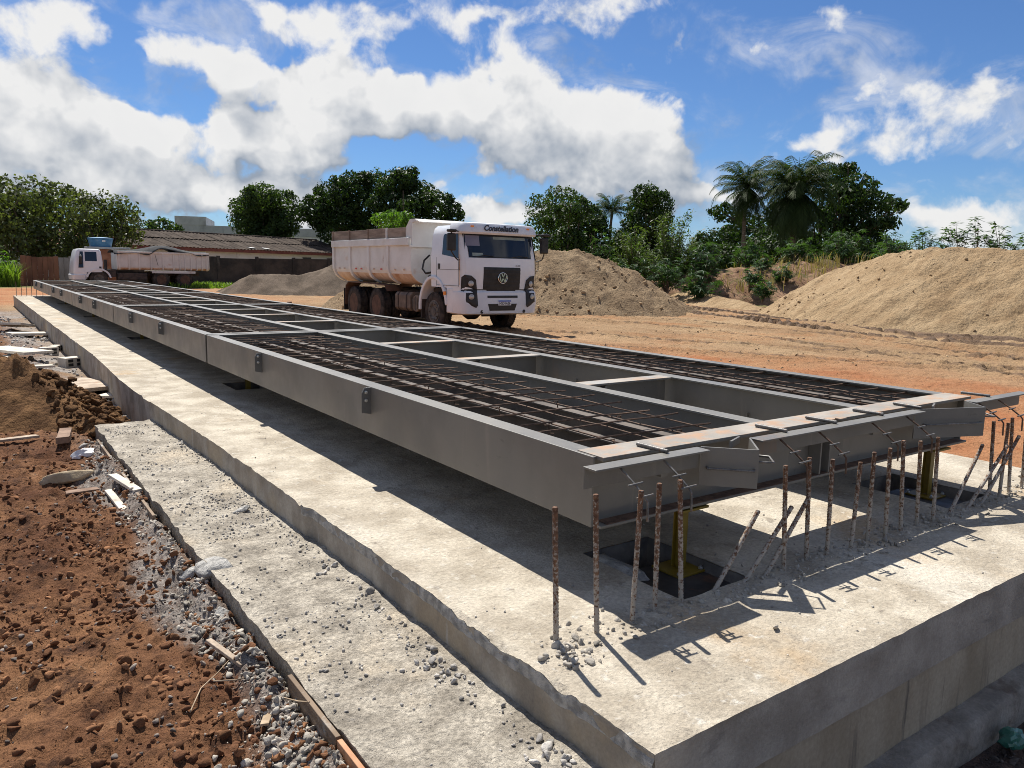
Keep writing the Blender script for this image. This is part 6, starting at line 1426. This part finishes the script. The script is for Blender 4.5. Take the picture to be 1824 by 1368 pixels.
for i, (x, y, h, w, lab) in enumerate([(33.2, 30.8, 5.0, 1.6, 'tall pale willowy shrub left of the slender palm'), (31.0, 31.4, 4.0, 1.5, 'shorter pale willowy shrub beside the taller one'), (35.0, 31.4, 4.0, 1.5, 'willowy shrub right of the tallest willowy shrub')]):
    rs = np.random.RandomState(700+i); t = empty('willowy_shrub', (x, y, -.2), 0, lab, 'shrub', 'willowy shrubs beside the mound'); b = MB(); PP = []
    for k in range(34):
        a = rs.uniform(0, 6.28); r = w*rs.uniform(.2, 1); hh = h*rs.uniform(.5, 1); tip = np.array([r*math.cos(a), r*math.sin(a), hh]); b.tube([(0, 0, 0), (tip[0]*.3, tip[1]*.3, hh*.5), tuple(tip)], [.025, .018, .008], 5)
        s = rs.uniform(.35, 1.05, size=(95, 1)); PP.append(tip*s*np.array([.3, .3, 1])+tip*np.array([.7, .7, 0])*s**1.6+rs.normal(scale=.11, size=(95, 3)))
    P = np.concatenate(PP); V, F = leaf_quads(P, np.tile([0, 0, 1.0], (len(P), 1)), .26, 710+i, .28, .8); np_mesh('foliage', V, F, M['leaf_pale'], t); b.build('stems', M['bark'], t, 60)
# spindly shrubs on the skyline behind the big sand pile
for i, (x, y, h, lab) in enumerate([(40.3, 20.6, 3.0, 'leftmost spindly shrub on the skyline'), (40.9, 19.3, 3.6, 'second spindly shrub on the skyline from the left'), (41.3, 18.5, 3.3, 'third spindly shrub on the skyline from the left'), (41.5, 17.6, 3.9, 'fourth spindly shrub on the skyline from the left'), (41.2, 16.6, 3.8, 'fifth spindly shrub on the skyline from the left'), (41.6, 15.6, 3.5, 'sixth spindly shrub on the skyline from the left'), (41.8, 14.6, 3.0, 'rightmost spindly shrub on the skyline')]):
    rs = random.Random(800+i); t = empty('skyline_shrub', (x, y, .7), 0, lab, 'shrub', 'spindly shrubs behind the sand pile'); b = MB(); V = []; F = []
    for k in range(13):
        a = rs.uniform(0, 6.28); r = rs.uniform(.2, 1.15); hh = h*rs.uniform(.6, 1.0); p1 = (r*.3*math.cos(a), r*.3*math.sin(a), hh*.55); tip = Vector((r*math.cos(a), r*math.sin(a), hh)); b.tube([(0, 0, -.3), p1, tuple(tip)], [.022, .016, .009], 5)
        for m in range(20):
            az = rs.uniform(0, 6.28); L = rs.uniform(.25, .46); st = tip-Vector((0, 0, rs.uniform(0, .35)*h*.4))*(m % 3 > 0); e = st+Vector((math.cos(az)*L, math.sin(az)*L, rs.uniform(-.18, .12))); sd = Vector((-math.sin(az), math.cos(az), .2))*L*.16; mid = st.lerp(e, .55)
            o = len(V); V += [tuple(st), tuple(mid+sd), tuple(e), tuple(mid-sd)]; F.append((o, o+1, o+2, o+3))
    np_mesh('foliage', V, F, M['leaf_castor'], t); b.build('stems', M['bark'], t, 60)
# grasses
def grass(name, n, box, hmin, hmax, mat, lab, seed, zf=gh, mask=None, wid=.02):
    rs = np.random.RandomState(seed); x = rs.uniform(box[0], box[1], n); y = rs.uniform(box[2], box[3], n)
    if mask is not None: k = rs.rand(n) < mask(x, y); x, y = x[k], y[k]
    n = len(x); z = zf(x, y); h = rs.uniform(hmin, hmax, n); a = rs.uniform(0, 6.283, n); l = rs.uniform(.1, .6, n)*h
    dx, dy = np.cos(a), np.sin(a); B = np.stack([x, y, z-.03], 1); S = np.stack([-dy, dx, 0*x], 1)*(wid*rs.uniform(.6, 1.4, (n, 1)))
    Mi = B+np.stack([dx*l*.3, dy*l*.3, h*.6], 1); T = B+np.stack([dx*l, dy*l, h*rs.uniform(.75, 1, n)], 1)
    V = np.stack([B-S, B+S, Mi+S*.7, T, Mi-S*.7], 1).reshape(-1, 3); i = np.arange(n)[:, None]*5
    F = np.concatenate([i+np.array([[0, 1, 2, 4]]), i+np.array([[4, 2, 3, 3]])]); F = np.concatenate([i+np.array([[0, 1, 2, 4]])])
    F2 = i+np.array([[4, 2, 3]]); me = bpy.data.meshes.new(name); me.from_pydata(V.tolist(), [], F.tolist()+F2.tolist()); me.materials.append(M[mat])
    o = link(bpy.data.objects.new(name, me)); tag(o, lab, 'grass', kind='stuff')
grass('tall_grass', 5200, (-4.5, .55, 49.2, 53), .5, 1.7, 'grass', 'tall bright green grass at the far left edge', 901, wid=.03)
grass('weeds', 1500, (8.2, 12.4, 47.2, 52.8), .15, .5, 'grass', 'short green weeds before the blackened wall', 902, wid=.03)
def moundz(x, y): return .2+1.7*sstep(x, 32, 40)
grass('dry_grass', 1300, (33, 44, 22.0, 29), .4, 1.1, 'straw', 'dry straw coloured grass on the soil mound', 903, moundz, lambda x, y: np.clip(.3+2*fbm(x*.7, y*.7, 3, 911), 0, 1), .022)
for i, (x, y, h) in enumerate([(-.9, 50.6, 2.4), (-2.4, 51.2, 2.6), (.1, 51.5, 2.2)]):
    castor(x, y, -.3, h, 1.0, ['bright broadleaf plant in the grass at far left', 'bright broadleaf plant cut by the left edge', 'bright broadleaf plant against the board fence'][i], 650+i, 120, .32, 'leaf_bright', 'broadleaf plants in the tall grass')
# distant belt of trees that closes the view
def treeline():
    rs = np.random.RandomState(77); lob = []
    for k in range(150):
        az = R(-60+200*k/150+rs.uniform(-.5, .5)); d = rs.uniform(125, 165); r = rs.uniform(2.2, 4.2); lob.append((-2+d*math.sin(az), -2+d*math.cos(az), rs.uniform(.4, 2.2), r))
    P, Nn = crown_points(lob, 36, 78, .2); V, F = leaf_quads(P, Nn, 1.1, 79, .7); o = np_mesh('far_treeline', V, F, M['leaf_mid']); tag(o, 'distant belt of trees along the horizon', 'trees', kind='stuff')
treeline()
